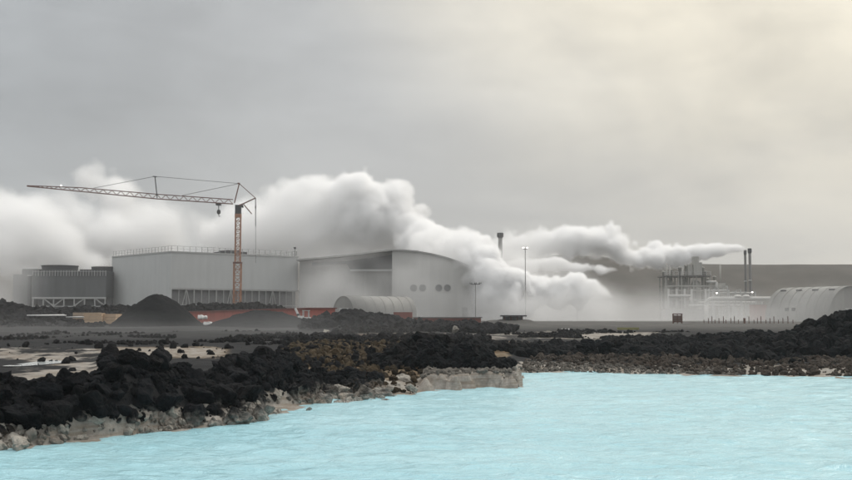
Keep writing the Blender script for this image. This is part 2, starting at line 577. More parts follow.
def rock_shape(sub, seed, spiky=.13):
    """an angular block: the unit sphere cut by random planes, then roughened"""
    rg = np.random.default_rng(seed)
    v, f = ICO[sub]
    nn = rg.normal(size=(13, 3))
    nn /= np.linalg.norm(nn, axis=1)[:, None]
    dd = rg.uniform(.46, .92, 13)
    dots = v @ nn.T
    r = np.min(np.where(dots > .08, dd / np.maximum(dots, .08), 9), axis=1)
    r = np.minimum(r, 1.12)
    o = rg.uniform(0, 50, 3)
    q = v * 1.6 + o
    r = r + spiky * fbm(q[:, 0], q[:, 1], q[:, 2], 2, seed) + spiky * .75 * fbm(q[:, 0] * 3, q[:, 1] * 3, q[:, 2] * 3, 3, seed + 9)
    s = np.array([rg.uniform(.85, 1.2), rg.uniform(.75, 1.05), rg.uniform(.62, .92)])
    return v * r[:, None] * s, f


def rot_mats(n, rg):
    q = rg.normal(size=(n, 4))
    q /= np.linalg.norm(q, axis=1)[:, None]
    w, x, y, z = q.T
    return np.stack([1 - 2 * (y * y + z * z), 2 * (x * y - z * w), 2 * (x * z + y * w), 2 * (x * y + z * w), 1 - 2 * (x * x + z * z), 2 * (y * z - x * w),
                     2 * (x * z - y * w), 2 * (y * z + x * w), 1 - 2 * (x * x + y * y)], -1).reshape(n, 3, 3)


SMALL = {s: [rock_shape(s, 100 + i, .16) for i in range(7)] for s in (2, 3)}


def rubble(name, xy, size, mat, label, cat='rubble', sub=2, lift=.25, seed=1, hmax=None):
    """loose stones nobody could count: one mesh of kind stuff"""
    rg = np.random.default_rng(seed)
    h = ground_h(xy[:, 0], xy[:, 1])[0]
    if hmax:
        xy, size, h = xy[h < hmax], size[h < hmax], h[h < hmax]
    n = len(xy)
    Rm = rot_mats(n, rg)
    V, Fc, base = [], [], 0
    pick = rg.integers(0, len(SMALL[sub]), n)
    for k in range(len(SMALL[sub])):
        idx = np.nonzero(pick == k)[0]
        if not len(idx):
            continue
        v, f = SMALL[sub][k]
        vv = np.einsum('nij,vj->nvi', Rm[idx], v) * size[idx][:, None, None]
        vv[..., 0] += xy[idx, 0][:, None]
        vv[..., 1] += xy[idx, 1][:, None]
        vv[..., 2] += (h[idx] + size[idx] * lift)[:, None]
        V.append(vv.reshape(-1, 3))
        ff = f[None] + (np.arange(len(idx)) * len(v))[:, None, None] + base
        Fc.append(ff.reshape(-1, 3))
        base += len(idx) * len(v)
    o = mesh_np(name, np.concatenate(V), np.concatenate(Fc), mat, False)
    return tag(o, label, cat, None, 'stuff')


def on_ridge(k, n, rg, lo=.12, hi=1.0, pxr=None):
    P, Z, wn, wf = RG[k]
    out = np.zeros((0, 2))
    x0, x1 = P[:, 0].min() - wf, P[:, 0].max() + wf
    y0, y1 = P[:, 1].min() - wn, P[:, 1].max() + wf
    while len(out) < n:
        q = np.stack([rg.uniform(x0, x1, n * 3), rg.uniform(y0, y1, n * 3)], -1)
        _z, m = ridge_h(q[:, 0], q[:, 1], k)
        ok = (m > lo) & (m <= hi)
        if pxr:
            p = pxof(q[:, 0], q[:, 1])
            ok &= (p > pxr[0]) & (p < pxr[1])
        out = np.vstack([out, q[ok]])
    return out[:n]


def sizes(n, lo, hi, rg, p=2.2):
    return lo + (hi - lo) * rg.random(n) ** p


def from_px(n, poly, rg):
    """points scattered over a region given in (pixel column, depth)"""
    poly = np.array(poly, float)
    W = np.stack([(poly[:, 0] - CX) / F * poly[:, 1], poly[:, 1]], -1)
    out = np.zeros((0, 2))
    while len(out) < n:
        q = np.stack([rg.uniform(W[:, 0].min(), W[:, 0].max(), n * 3), rg.uniform(W[:, 1].min(), W[:, 1].max(), n * 3)], -1)
        out = np.vstack([out, q[inside(q[:, 0], q[:, 1], W)]])
    return out[:n]


rg = np.random.default_rng(3)
vis = (-80, 930)
rubble('lava_rubble', on_ridge('pile_one', 3400, rg, .04), sizes(3400, .025, .15, rg, 2.8), M['lava_shore'], 'small black lava stones filling the near left boulder pile', sub=2, seed=1)
rubble('lava_rubble', on_ridge('pile_two', 3600, rg, .03), sizes(3600, .035, .15, rg), M['lava_shore'], 'small black lava stones covering the second dark pile', sub=2, seed=2)
rubble('lava_rubble', on_ridge('dome', 4200, rg, .02), sizes(4200, .05, .24, rg, 2.6), M['lava'], 'black lava clinker covering the low dome on the pale ledge', sub=2, seed=3)
rubble('lava_rubble', on_ridge('far_row', 2600, rg, .05), sizes(2600, .08, .42, rg, 2.6), M['lava'], 'dark lava blocks in a low row across the inlet', sub=2, seed=4)
rubble('lava_rubble', on_ridge('right_ridge', 9000, rg, .02, 1, (600, 960)), sizes(9000, .07, .40, rg, 2.8), M['lava'], 'black lava blocks covering the long ridge rising to the right', sub=2, seed=5)
rubble('lava_rubble', on_ridge('mid_ridge', 3200, rg, .1), sizes(3200, .15, .85, rg, 2.6), M['lava_far'], 'dark lava blocks on the ridge before the arched hut', sub=2, seed=6)
rubble('lava_rubble', on_ridge('left_far', 1500, rg, .1, 1, vis), sizes(1500, .25, 1.1, rg, 2.4), M['lava_far'], 'dark lava blocks below the cooling tower building', sub=2, seed=7)
rubble('lava_rubble', on_ridge('left_mound', 900, rg, .05, 1, vis), sizes(900, .1, .5, rg, 2.4), M['lava_far'], 'dark lumps on the low mound at the left', sub=2, seed=8)
rubble('lava_rubble', on_ridge('back_row', 800, rg, .3), sizes(800, .3, 1.15, rg, 2.2), M['lava_far'], 'row of dark lava lumps behind the long red shed', sub=2, seed=9)
rubble('shore_rubble', from_px(2300, [(530, 42.5), (600, 41), (650, 39), (720, 37.5), (852, 36.2), (930, 35.6), (930, 42), (720, 44), (530, 46)], rg), sizes(2300, .05, .20, rg, 2.4), M['shore_stone'],
       'brownish stones lining the far right shore', sub=2, seed=10)
rubble('shore_rubble', from_px(800, [(338, 27.6), (375, 27.8), (412, 28.6), (425, 31), (400, 46), (345, 46), (336, 33)], rg), sizes(800, .03, .17, rg, 2.4), M['ochre_stone'],
       'pale and brown stones on the ochre ground beside the ledge', sub=2, seed=11)
rubble('moss_rubble', from_px(1700, [(345, 31), (400, 33), (400, 60), (480, 62), (440, 75), (300, 72), (270, 46), (300, 33)], rg), sizes(1700, .03, .26, rg, 3.2), M['lava_far'],
       'dark stones scattered over the ochre ground', sub=2, seed=12)
rubble('moss_rubble', from_px(1500, [(332, 29.5), (375, 29), (385, 31.5), (378, 44), (400, 60), (318, 66), (280, 56), (286, 36), (308, 30)], rg), sizes(1500, .04, .22, rg, 2.8), M['ochre_stone'],
       'ochre mossy stones between the second pile and the dome', sub=2, seed=17)
rubble('lava_rubble', on_ridge('hummock', 900, rg, .05), sizes(900, .05, .42, rg, 3), M['lava_far'], 'dark lava hummocks behind the ochre ground', sub=2, seed=13)
rubble('lava_rubble', on_ridge('hummock_back', 600, rg, .05), sizes(600, .07, .5, rg, 3), M['lava_far'], 'dark lava hummocks on the plain before the arched hut', sub=2, seed=18)
q = from_px(9000, [(90, 60), (310, 60), (330, 78), (300, 100), (60, 96), (-40, 76)], rg)
q = q[fbm(q[:, 0] * .25, q[:, 1] * .16, 0, 4, 91) > .28][:2200]
rubble('lava_rubble', q, sizes(len(q), .03, .24, rg, 2.8), M['lava_far'], 'drifts of small dark stones on the grey plain', sub=2, seed=19)
rubble('lava_rubble', from_px(120, [(60, 38), (110, 34), (235, 42), (245, 58), (100, 64), (-30, 60)], rg), sizes(120, .03, .28, rg, 3), M['lava_far'],
       'dark stones scattered on the pale flat behind the left pile', sub=2, seed=14)
q = from_px(6000, [(450, 64), (660, 64), (690, 112), (450, 116)], rg)
q = q[fbm(q[:, 0] * .2, q[:, 1] * .14, 0, 4, 93) > .22][:1700]
rubble('lava_rubble', q, sizes(len(q), .03, .3, rg, 2.8), M['lava_far'],
       'dark stones scattered on the pale flat before the embankment', sub=2, seed=15)
rubble('shore_pebbles', from_px(900, [(-60, 15.9), (0, 16.5), (60, 17.4), (117, 18.4), (167, 19.2), (205, 20.2), (240, 21.8), (282, 22.8), (282, 23.4), (200, 21.0), (100, 18.8), (-60, 16.6)], rg),
       sizes(900, .025, .14, rg, 2.6), M['silica'], 'pale silica pebbles along the left waterline', sub=2, seed=16, hmax=.3)

rubble('shore_pebbles', from_px(1500, [(519, 38.4), (560, 40.0), (600, 39.0), (660, 38.0), (740, 37.2), (740, 38.2), (660, 39.6), (600, 41.2), (524, 43)], rg), sizes(1500, .02, .12, rg, 2.6), M['inlet_stone'],
       'pale grey pebbles on the flat shore across the inlet', sub=2, seed=20)

rubble('ledge_stones', from_px(420, [(424, 30.2), (470, 31.0), (516, 31.3), (516, 32.4), (424, 32.2)], rg), sizes(420, .02, .13, rg, 2.4), M['inlet_stone'],
       'small grey brown stones on top of the pale ledge', sub=2, seed=21)

# boulders one can point at
PROTO = []
for i in range(9):
    v, f = rock_shape(4, 300 + i, .095)
    o = mesh_np('lava_boulder', v, f, M['lava_shore'], False)
    PROTO.append(o.data)
    bpy.data.objects.remove(o)
SPROTO = []
for i in range(6):
    v, f = rock_shape(4, 400 + i, .12)
    o = mesh_np('silica_rock', v, f, M['silica'], False)
    SPROTO.append(o.data)
    bpy.data.objects.remove(o)


def boulder(name, protos, x, y, s, label, group, lift=.3, mat=None, cat='boulder', zrel=None, flat=1.0):
    o = bpy.data.objects.new(name, rnd.choice(protos))
    h = float(ground_h(np.array([x]), np.array([y]))[0][0]) if zrel is None else zrel
    o.location = (x, y, h + s * lift)
    o.rotation_euler = (rnd.uniform(-.6, .6), rnd.uniform(-.6, .6), rnd.uniform(0, 6.28))
    o.scale = (s, s * rnd.uniform(.8, 1.1), s * flat * rnd.uniform(.85, 1.1))
    col.objects.link(o)
    return tag(o, label, cat, group)


def spread_pts(k, n, smin, smax, seed, lo, hi):
    rr = np.random.default_rng(seed)
    P = on_ridge(k, n * 12, rr, lo, hi)
    p = pxof(P[:, 0], P[:, 1])
    P = P[(p > -25) & (p < 880)]
    S = sizes(len(P), smin, smax, rr, 2.0)
    o = np.argsort(-S)
    keep = []
    for i in o:
        if len(keep) >= n:
            break
        if all((P[i, 0] - P[j, 0]) ** 2 + (P[i, 1] - P[j, 1]) ** 2 > (.72 * (S[i] + S[j])) ** 2 for j in keep):
            keep.append(i)
    return [(P[i, 0], P[i, 1], S[i]) for i in keep]


for x, y, s in spread_pts('pile_one', 165, .10, .33, 8, .06, 1.0):
    boulder('lava_boulder', PROTO, x, y, s, 'rough black lava boulder heaped in the near pile at the left waterline', 'black boulders of the near left pile', .5)
for x, y, s in spread_pts('pile_two', 100, .10, .28, 9, .06, 1.0):
    boulder('lava_boulder', PROTO, x, y, s, 'rough black lava boulder in the second pile beside the ochre ground', 'black boulders of the second pile', .48)
for x, y, s in spread_pts('dome', 34, .15, .36, 10, .1, 1.0):
    boulder('lava_boulder', PROTO, x, y, s, 'black lava block on the low dome above the pale ledge', 'blocks on the dome', .25)
# silica-crusted rocks at the waterline (pixel column, pixel row of the foot, radius in pixels)
WL = [(18, 446, 11), (47, 443, 8), (60, 440, 9), (78, 438, 8), (92, 436, 10), (108, 434, 9), (122, 433, 13), (137, 432, 12), (152, 430, 11), (163, 428, 8), (176, 426, 11),
      (190, 424, 10), (204, 422, 9), (216, 420, 7), (246, 414, 11), (258, 411, 9), (276, 407, 14), (288, 404, 11), (298, 402, 6), (233, 417, 8), (-12, 449, 10), (143, 410, 9), (198, 402, 8)]
for px, py, r in WL:
    Y = 2.0 * F / (py - HZ) + .12
    if (px, py) in ((143, 410), (198, 402)):
        Y = 19.2 if px == 143 else 20.9
    s = r * Y / F * 1.1
    z = None if py < 412 and px < 210 else min(.12, max(0.0, float(ground_h(np.array([xat(px, Y)]), np.array([Y]))[0][0])))
    boulder('silica_rock', SPROTO, xat(px, Y), Y, s, 'pale silica crusted rock in the row along the left waterline', 'silica crusted rocks at the left waterline', .3, cat='rock', zrel=z, flat=.85)
for px, py, r, lb in ((34, 433, 11, 'tall pale grey silica rock standing at the left waterline'), (24, 441, 9, 'broad pale grey silica rock at the foot of the tall one')):
    Y = 2.0 * F / (py + 9 - HZ) + .12
    boulder('silica_rock', SPROTO, xat(px, Y), Y, r * Y / F * 1.2, lb, None, (.42 if 'tall' in lb else .22), cat='rock', zrel=.0, flat=1.25 if 'tall' in lb else .9)
for px, py, r in ((340, 393, 11), (352, 391, 8), (366, 389, 9), (380, 387, 12), (394, 388, 10), (405, 385, 11), (413, 390, 8), (388, 391, 7)):
    Y = 2.0 * F / (py + 3 - HZ)
    boulder('silica_rock', SPROTO, xat(px, Y), Y, r * Y / F, 'pale crusted rock at the waterline below the ochre ground', 'pale rocks below the ochre ground', .3, cat='rock', flat=.9, zrel=.06)
for px, py, r in ((279, 414, 3.4), (309, 409, 3.2)):
    Y = 2.0 * F / (py - HZ)
    boulder('lava_boulder', PROTO, xat(px, Y), Y, r * Y / F, 'small dark stone breaking the water off the second pile' if px > 300 else 'small dark stone poking from the water below the silica rocks', None, .1, zrel=0)
for px, yt, yb, Y, w in ((591, 336, 353, 46, 9), (603, 340, 353, 46, 8), (617, 339, 352, 47, 9), (582, 342, 354, 47, 7)):
    s = w * Y / F * 1.1
    boulder('lava_boulder', PROTO, xat(px, Y), Y, s, {591: 'tall black lava block standing on the far shore', 603: 'black lava block leaning right of the tall one on the far shore',
            617: 'rounded black lava block apart on the far shore', 582: 'low black lava block left of the tall one on the far shore'}[px], None, cat='boulder', zrel=zat((yt + yb) / 2, Y), lift=0, flat=1.15)
for px, py, Y, r in ((447, 357, 62, 4), (371, 353, 42, 6), (378, 352, 44, 5), (397, 351, 60, 5)):
    pass
for px, Y, r, lb in ((372, 41, 7, 'dark lava block left of the dome on ochre ground'), (377, 52, 5, 'dark lava block behind the dome on ochre ground'), (314, 47, 7, 'dark lava block behind the second pile')):
    boulder('lava_boulder', PROTO, xat(px, Y), Y, r * Y / F, lb, None, .5)
boulder('silica_rock', SPROTO, xat(455, 92), 92, .42, 'lone white rock on the pale flat behind the dome', None, .6, cat='rock')
boulder('silica_rock', SPROTO, xat(326, 88), 88, .36, 'lone pale rock on the dark plain behind the second pile', None, .6, cat='rock')


# ------------------------------------------------------------------ gravel heaps
def heap(label, px, ytop, Y, ybase, rpx, pw, seed):
    c = at(px, ybase, Y)
    r, h = rpx * Y / F, zat(ytop, Y) - c.z
    n, k = 120, 60
    th = np.linspace(0, 2 * math.pi, n, endpoint=False)
    q = np.linspace(0, 1.15, k)[:, None]
    X = np.cos(th)[None] * q * r
    Yy = np.sin(th)[None] * q * r
    t = np.clip(q, 0, 1)
    z = h * (1 - t ** pw) ** 1.15 + 0 * X - np.where(q > 1, (q - 1) * 3, 0)
    z = z + .10 * fbm(X * .9 + seed, Yy * .9, 0, 4, seed) + .05 * fbm(X * 4, Yy * 4, 0, 3, seed)
    i = np.arange(k - 1)[:, None] * n + np.arange(n)[None]
    j = np.arange(k - 1)[:, None] * n + (np.arange(n)[None] + 1) % n
    o = mesh_np('gravel_heap', np.stack([X, Yy, z], -1).reshape(-1, 3), np.stack([i, j, j + n, i + n], -1).reshape(-1, 4), M['heap'], True)
    o.location = (c.x, c.y, c.z)
    return tag(o, label, 'gravel heap')


heap('tall rounded heap of dark gravel before the pale hall', 157, 293.5, 140, 329, 50, 1.55, 3)
heap('low broad heap of dark gravel before the long red shed', 263, 310.5, 132, 328, 62, 1.7, 4)

# ------------------------------------------------------------------ the hill
def hill():
    prof = [(-900, 266), (-200, 262), (0, 258), (100, 256), (200, 258), (300, 259), (430, 261), (500, 259), (530, 257), (570, 255),
            (600, 257), (625, 261), (660, 263.5), (715, 264.2), (780, 264.6), (852, 264.8), (950, 266), (1150, 270), (1500, 285), (1900, 300)]
    P = np.array([tuple(at(a, b, 600)) for a, b in prof])
    x = np.linspace(P[0, 0], P[-1, 0], 700)
    top = np.interp(x, P[:, 0], P[:, 2])
    dy = np.concatenate([np.linspace(-130, 0, 40), np.linspace(0, 160, 20)[1:]])
    X = np.repeat(x[None], len(dy), 0)
    D = np.repeat(dy[:, None], len(x), 1)
    m = np.where(D < 0, 1 + D / 130, 1 - D / 160)
    Z = -2 + (top[None] + 2) * sstep(0, 1, m) ** .8 + 1.2 * fbm(X * .03, D * .03, 0, 4, 5) * (1 - np.abs(m - .5) * 2).clip(0, 1) + .25 * fbm(X * .06, D * .06 + 3, 0, 4, 6)
    i = np.arange(len(dy) - 1)[:, None] * len(x) + np.arange(len(x) - 1)[None]
    n = new_mat('hill_lava')
    g = n.pos()
    c = n.mix(n.ramp(n.noise(g, .05, 7, .65), .35, .7), (.046, .041, .034), (.082, .073, .062))
    n.principled(c, .95, .1)
    o = mesh_np('hill', np.stack([X, D + 600, Z], -1).reshape(-1, 3), np.stack([i, i + 1, i + len(x) + 1, i + len(x)], -1).reshape(-1, 4), n.m, True)
    o['kind'] = 'structure'


hill()
# ------------------------------------------------------------------ buildings and plant
def railing(mb, pts, h, step, w=.07):
    for a, b in zip(pts[:-1], pts[1:]):
        a, b = Vector(a), Vector(b)
        n = max(1, round((b - a).length / step))
        for i in range(n + 1):
            p = a.lerp(b, i / n)
            mb.bar(p, p + Vector((0, 0, h)), w * 1.5)
        mb.bar(a + Vector((0, 0, h)), b + Vector((0, 0, h)), w)
        mb.bar(a + Vector((0, 0, h * .5)), b + Vector((0, 0, h * .5)), w * .7)


# the big pale hall, seen on its corner
def pale_hall():
    L, W, Z, ZL = 33.4, 29.2, 15.9, 8.1
    t = thing('process_hall', 'large pale grey windowless hall with roof railing and lattice base', 'industrial hall', (xat(170, 240), 240, 0), R(41))
    m = MB()
    m.box(0, L, 0, W, ZL, Z)
    m.box(0, L, 3.2, W, 0, ZL - .003)
    m.box(0, .35, 0, 3.197, 0, ZL - .003)
    w = m.build('wall', M['white_clad'], t)
    MB().box(-.12, L + .12, -.12, .0, Z - .02, Z + .28).box(-.12, 0, .003, W, Z - .02, Z + .28).build('parapet', M['steel'], w)
    MB().box(.4, L - .05, .9, 3.19, 0, ZL - .05).build('recess_wall', M['infill'], t)
    f = MB()
    n = 18
    for i in range(n + 1):
        x = .25 + (L + .35) * i / n
        f.bar((x, .2, 0), (x, .2, ZL), .13 if i % 3 else .2)
        if i < n and i % 6 == 1:
            f.bar((x, .2, .8), (x + L / n, .2, ZL), .14)
        if i < n and i % 6 == 2:
            f.bar((x, .2, ZL), (x + L / n, .2, .8), .14)
    f.bar((0, .2, ZL - .15), (L + .7, .2, ZL - .15), .34)
    f.bar((0, .2, 4.4), (L + .7, .2, 4.4), .16)
    f.build('lattice_frame', M['steel'], t)
    r = MB()
    railing(r, [(.2, W - .2, Z + .28), (.2, .2, Z + .28), (L - .2, .2, Z + .28)], 1.15, 1.5, .06)
    railing(r, [(L - .2, .4, Z + .28), (L - .2, W - .2, Z + .28)], 1.15, 1.8, .06)
    r.build('railing', M['steel'], t)
    MB().box(17, 23, 6, 11, Z, Z + 1.15).box(18, 21.4, 6.5, 10.5, Z + 1.153, Z + 1.5).build('roof_unit', M['darksteel'], t)
    MB().box(L - 4, L - 1.6, 5, 8, Z, Z + .9).build('roof_unit', M['steel'], t)
    MB().tube((L - .5, .6, Z), (L - .5, .6, Z + 2.1), .07).box(L - .75, L - .25, .45, .75, Z + 2.1, Z + 2.5).build('beacon', M['darksteel'], t)


pale_hall()


# cooling tower building
def tower_building():
    Y = 255
    g = 0.5
    X = lambda px: xat(px, Y)
    Zz = lambda py: zat(py, Y)
    o = Vector((X(68), Y, g))
    t = thing('cooling_tower_building', 'grey cooling tower building with two fan stacks and braced base', 'cooling tower', o)
    xl, xr, zt, zb = X(31.5), X(105.5), Zz(271), Zz(297)
    MB(o).box(xl, xr, Y, Y + 16, zb, zt).build('wall', M['tower_clad'], t)
    d = MB(o).box(xl + .1, xr - .1, Y + 3.5, Y + 15.5, g, zb - .01)
    d.build('basin_wall', M['infill'], t)
    b = MB(o)
    b.bar((xl, Y + .2, zb - .22), (xr, Y + .2, zb - .22), .42)
    n = 7
    for i in range(n + 1):
        x = xl + .2 + (xr - xl - .4) * i / n
        b.bar((x, Y + .2, g), (x, Y + .2, zb), .26)
    s = (xr - xl - .4) / n
    for i, dr in ((1, 1), (2, -1), (6, 1), (4, -1)):
        a, c = xl + .2 + s * i, xl + .2 + s * (i + 1)
        zz0, zz1 = Zz(306), zb - .3
        b.bar((a, Y + .2, zz1 if dr > 0 else zz0), (c, Y + .2, zz0 if dr > 0 else zz1), .24)
    b.bar((xl, Y + .2, Zz(306.3)), (xr, Y + .2, Zz(306.3)), .2)
    b.build('brace_frame', M['steel'], t)
    for i, (a, c, yt) in enumerate(((28.6, 66.2, 265), (80, 106, 266.2))):
        r = (c - a) / 2 * Y / F
        ctr = (X((a + c) / 2), Y + 8, zt)
        h = zat(yt, Y + 4) - zt
        MB(o).lathe(ctr, [(r * .985, 0.003), (r * .95, h * .35), (r * .96, h * .8), (r * 1.0, h), (r * .94, h), (r * .9, .3)], 48).build('fan_stack', M['tower_dark'], t, False)
    MB(o).box(X(66.5), X(79.5), Y + 9, Y + 14, zt, zt + .75).build('roof_unit', M['wing'], t)
    r = MB(o)
    for i in range(27):
        x = xl + .1 + (xr - xl - .2) * i / 26
        r.bar((x, Y - .12, zt - 1.15), (x, Y - .12, zt + .1), .10 if i % 2 else .15)
    r.bar((xl, Y - .12, zt - .1), (xr, Y - .12, zt - .1), .1)
    r.build('fins', M['steel'], t)
    MB(o).box(X(9), xl - .4, Y + 2, Y + 14, g, Zz(274)).box(X(13), xl - .4, Y + 5, Y + 12, Zz(274) + .003, Zz(268)).build('side_wing', M['wing'], t)
    MB(o).tube((X(28), Y + .6, g), (X(28), Y + .6, Zz(276)), .42, n=14).build('downpipe', M['darksteel'], t, True)
    MB(o).box(X(27), X(31.4), Y - .6, Y + 1.9, Zz(276), Zz(275)).build('landing', M['steel'], t)


tower_building()


# hall with the curved roof and round windows
def turbine_hall():
    Y, g = 256, .6
    o = Vector((xat(392, Y), Y, g))
    t = thing('turbine_hall', 'pale hall with curved roof and four round windows behind steam', 'industrial hall', o)
    crest = [(296, 260.5), (318, 258.6), (338, 256.8), (360, 254.4), (380, 252), (392, 250.8), (404, 250.8), (418, 252), (432, 254.5), (446, 258), (460, 262.6), (474, 268.6), (488, 276.5), (498, 285), (504, 294)]
    P = [Vector((xat(a, Y), Y, zat(b, Y))) for a, b in crest]
    up = Vector((0, 0, .3))
    MB(o).prism([p + up for p in P] + [p for p in P[::-1]], (0, -.5, 0), (0, 30, 0)).build('roof', M['roof'], t)
    gp = Vector((0, 0, -.01))
    right = [p + gp for p in P if p.x >= P[5].x - .01]
    fr = [Vector((right[0].x, Y, g))] + right + [Vector((right[-1].x, Y, g))]
    MB(o).prism(fr, (0, 0, 0), (0, 28, 0)).build('wall', M['hall_clad'], t)
    left = [p + gp for p in P if p.x <= P[5].x + .01]
    left[-1] = left[-1] - Vector((.01, 0, 0))
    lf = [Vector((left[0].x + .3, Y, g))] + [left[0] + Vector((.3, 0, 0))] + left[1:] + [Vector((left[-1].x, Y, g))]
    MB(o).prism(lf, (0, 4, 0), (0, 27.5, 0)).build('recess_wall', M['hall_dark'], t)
    zt = lambda px: zat(np.interp(px, [c[0] for c in crest], [c[1] for c in crest]), Y)
    b = MB(o)
    gl = [(346, 1.0), (391, .6)]
    b.prism([Vector((xat(346, Y), Y, zt(346) - 1.0)), Vector((xat(391.6, Y), Y, zt(391.6) - .7)), Vector((xat(391.6, Y), Y, zt(391.6) - 4.0)), Vector((xat(349, Y), Y, zt(349) - 3.0)), Vector((xat(345, Y), Y, zt(345) - 1.6)), Vector((xat(310, Y), Y, zt(310) - 1.2)), Vector((xat(310, Y), Y, zt(310) - .6))],
            (0, 3.85, 0), (0, 3.97, 0))
    b.build('window_band_with_eave_shade', M['glass'], t)  # glazing, plus a tapering dark strip that paints the shade under the roof
    MB(o).box(xat(349, Y), xat(391.6, Y), Y + 3.0, Y + 3.99, zt(391) - 4.6, zt(391) - 4.2).build('ledge', M['white_clad'], t)
    for px in (413.6, 422.6, 438.8, 447.4):
        c = Vector((xat(px, Y), Y, zat(288, Y)))
        f = MB(o)
        n, ro, ri = 28, .98, .78
        vs, fs = [], []
        for i in range(n):
            a = 2 * math.pi * i / n
            for r, yy in ((ro, -.003), (ro, -.12), (ri, -.12), (ri, -.003)):
                vs.append(c + Vector((r * math.cos(a), yy, r * math.sin(a))))
        for i in range(n):
            for k in range(3):
                a, d = i * 4 + k, ((i + 1) % n) * 4 + k
                fs.append((a, d, d + 1, a + 1))
        f.add(vs, fs)
        w = f.build('window', M['roof'], t)
        MB(o).tube(c + Vector((0, -.05, 0)), c + Vector((0, -.01, 0)), .78, n=28).build('pane', M['glass'], w)
    MB(o).box(xat(462, Y), xat(468, Y), Y - .06, Y - .003, g, g + 3.4).build('door', M['hut_end'], t)


turbine_hall()


def arched_hut(label, o, rz, r, L, wall, mat, endmat, vents=0, wins=0, side=1):
    t = thing('arched_hut', label, 'arched hut', o, rz)
    n = 28
    arc = [Vector((0, r * math.cos(math.pi * i / n), wall + r * math.sin(math.pi * i / n))) for i in range(n + 1)]
    prof = [Vector((0, r, 0))] + arc + [Vector((0, -r, 0))]
    inner = [Vector((0, p.y * .97, p.z - .12 if p.z > wall else p.z)) for p in prof]
    s = MB()
    k = len(prof)
    vs = [p for p in prof] + [p + Vector((L, 0, 0)) for p in prof] + inner + [p + Vector((L, 0, 0)) for p in inner]
    fs = []
    for i in range(k - 1):
        fs += [(i, i + 1, k + i + 1, k + i), (2 * k + i, 3 * k + i, 3 * k + i + 1, 2 * k + i + 1), (i, 2 * k + i, 2 * k + i + 1, i + 1), (k + i, k + i + 1, 3 * k + i + 1, 3 * k + i)]
    s.add(vs, fs).build('shell', mat, t, True)
    for x in (L - .35, .25):
        w = MB().prism(inner, (x, 0, 0), (x + .1, 0, 0)).build('end_wall', endmat, t)
    MB().box(.18, .247, -1.7, 1.7, 0, 3.2).build('door', M['steel'], w)
    for i in range(7):
        b = MB()
        x = L * (i + .5) / 7
        for p, q in zip(arc[:-1], arc[1:]):
            a1, a2 = Vector((x, p.y * 1.006, wall + (p.z - wall) * 1.006)), Vector((x, q.y * 1.006, wall + (q.z - wall) * 1.006))
            b.bar(a1, a2, .08)
        b.build('rib', mat, t)
    for i in range(vents):
        a = R(62)
        x = L * (.12 + .76 * i / max(1, vents - 1))
        c = Vector((x, side * (r + .05) * math.cos(a), wall + (r + .05) * math.sin(a)))
        MB().box(c.x - .75, c.x + .75, c.y - .16, c.y + .16, c.z - .16, c.z + .16).build('roof_vent', M['darksteel'], t)
    for i in range(wins):
        a = R(16)
        x = L * .55 + 1.9 * i
        c = Vector((x, side * (r + .02) * math.cos(a), wall + (r + .02) * math.sin(a)))
        MB().box(c.x - .5, c.x + .5, c.y - .12, c.y + .06, c.z - .45, c.z + .45).build('window', M['glass'], t)
    return t


arched_hut('pale arched hut with rounded end before the curved roof hall', (xat(343, 232), 232, .5), R(40), 3.75, 17, 2.0, M['hut'], M['hut_end'])
P0 = Vector((xat(829, 238), 238, .5))
ax = Vector((-math.cos(R(60)), math.sin(R(60)), 0))
pr = Vector((math.sin(R(60)), math.cos(R(60)), 0))
arched_hut('large arched hall with a row of roof vents at the far right', P0 + pr * 7.2, R(120), 7.2, 18, .9, M['hut'], M['hut_end'], 4, 2, 1)


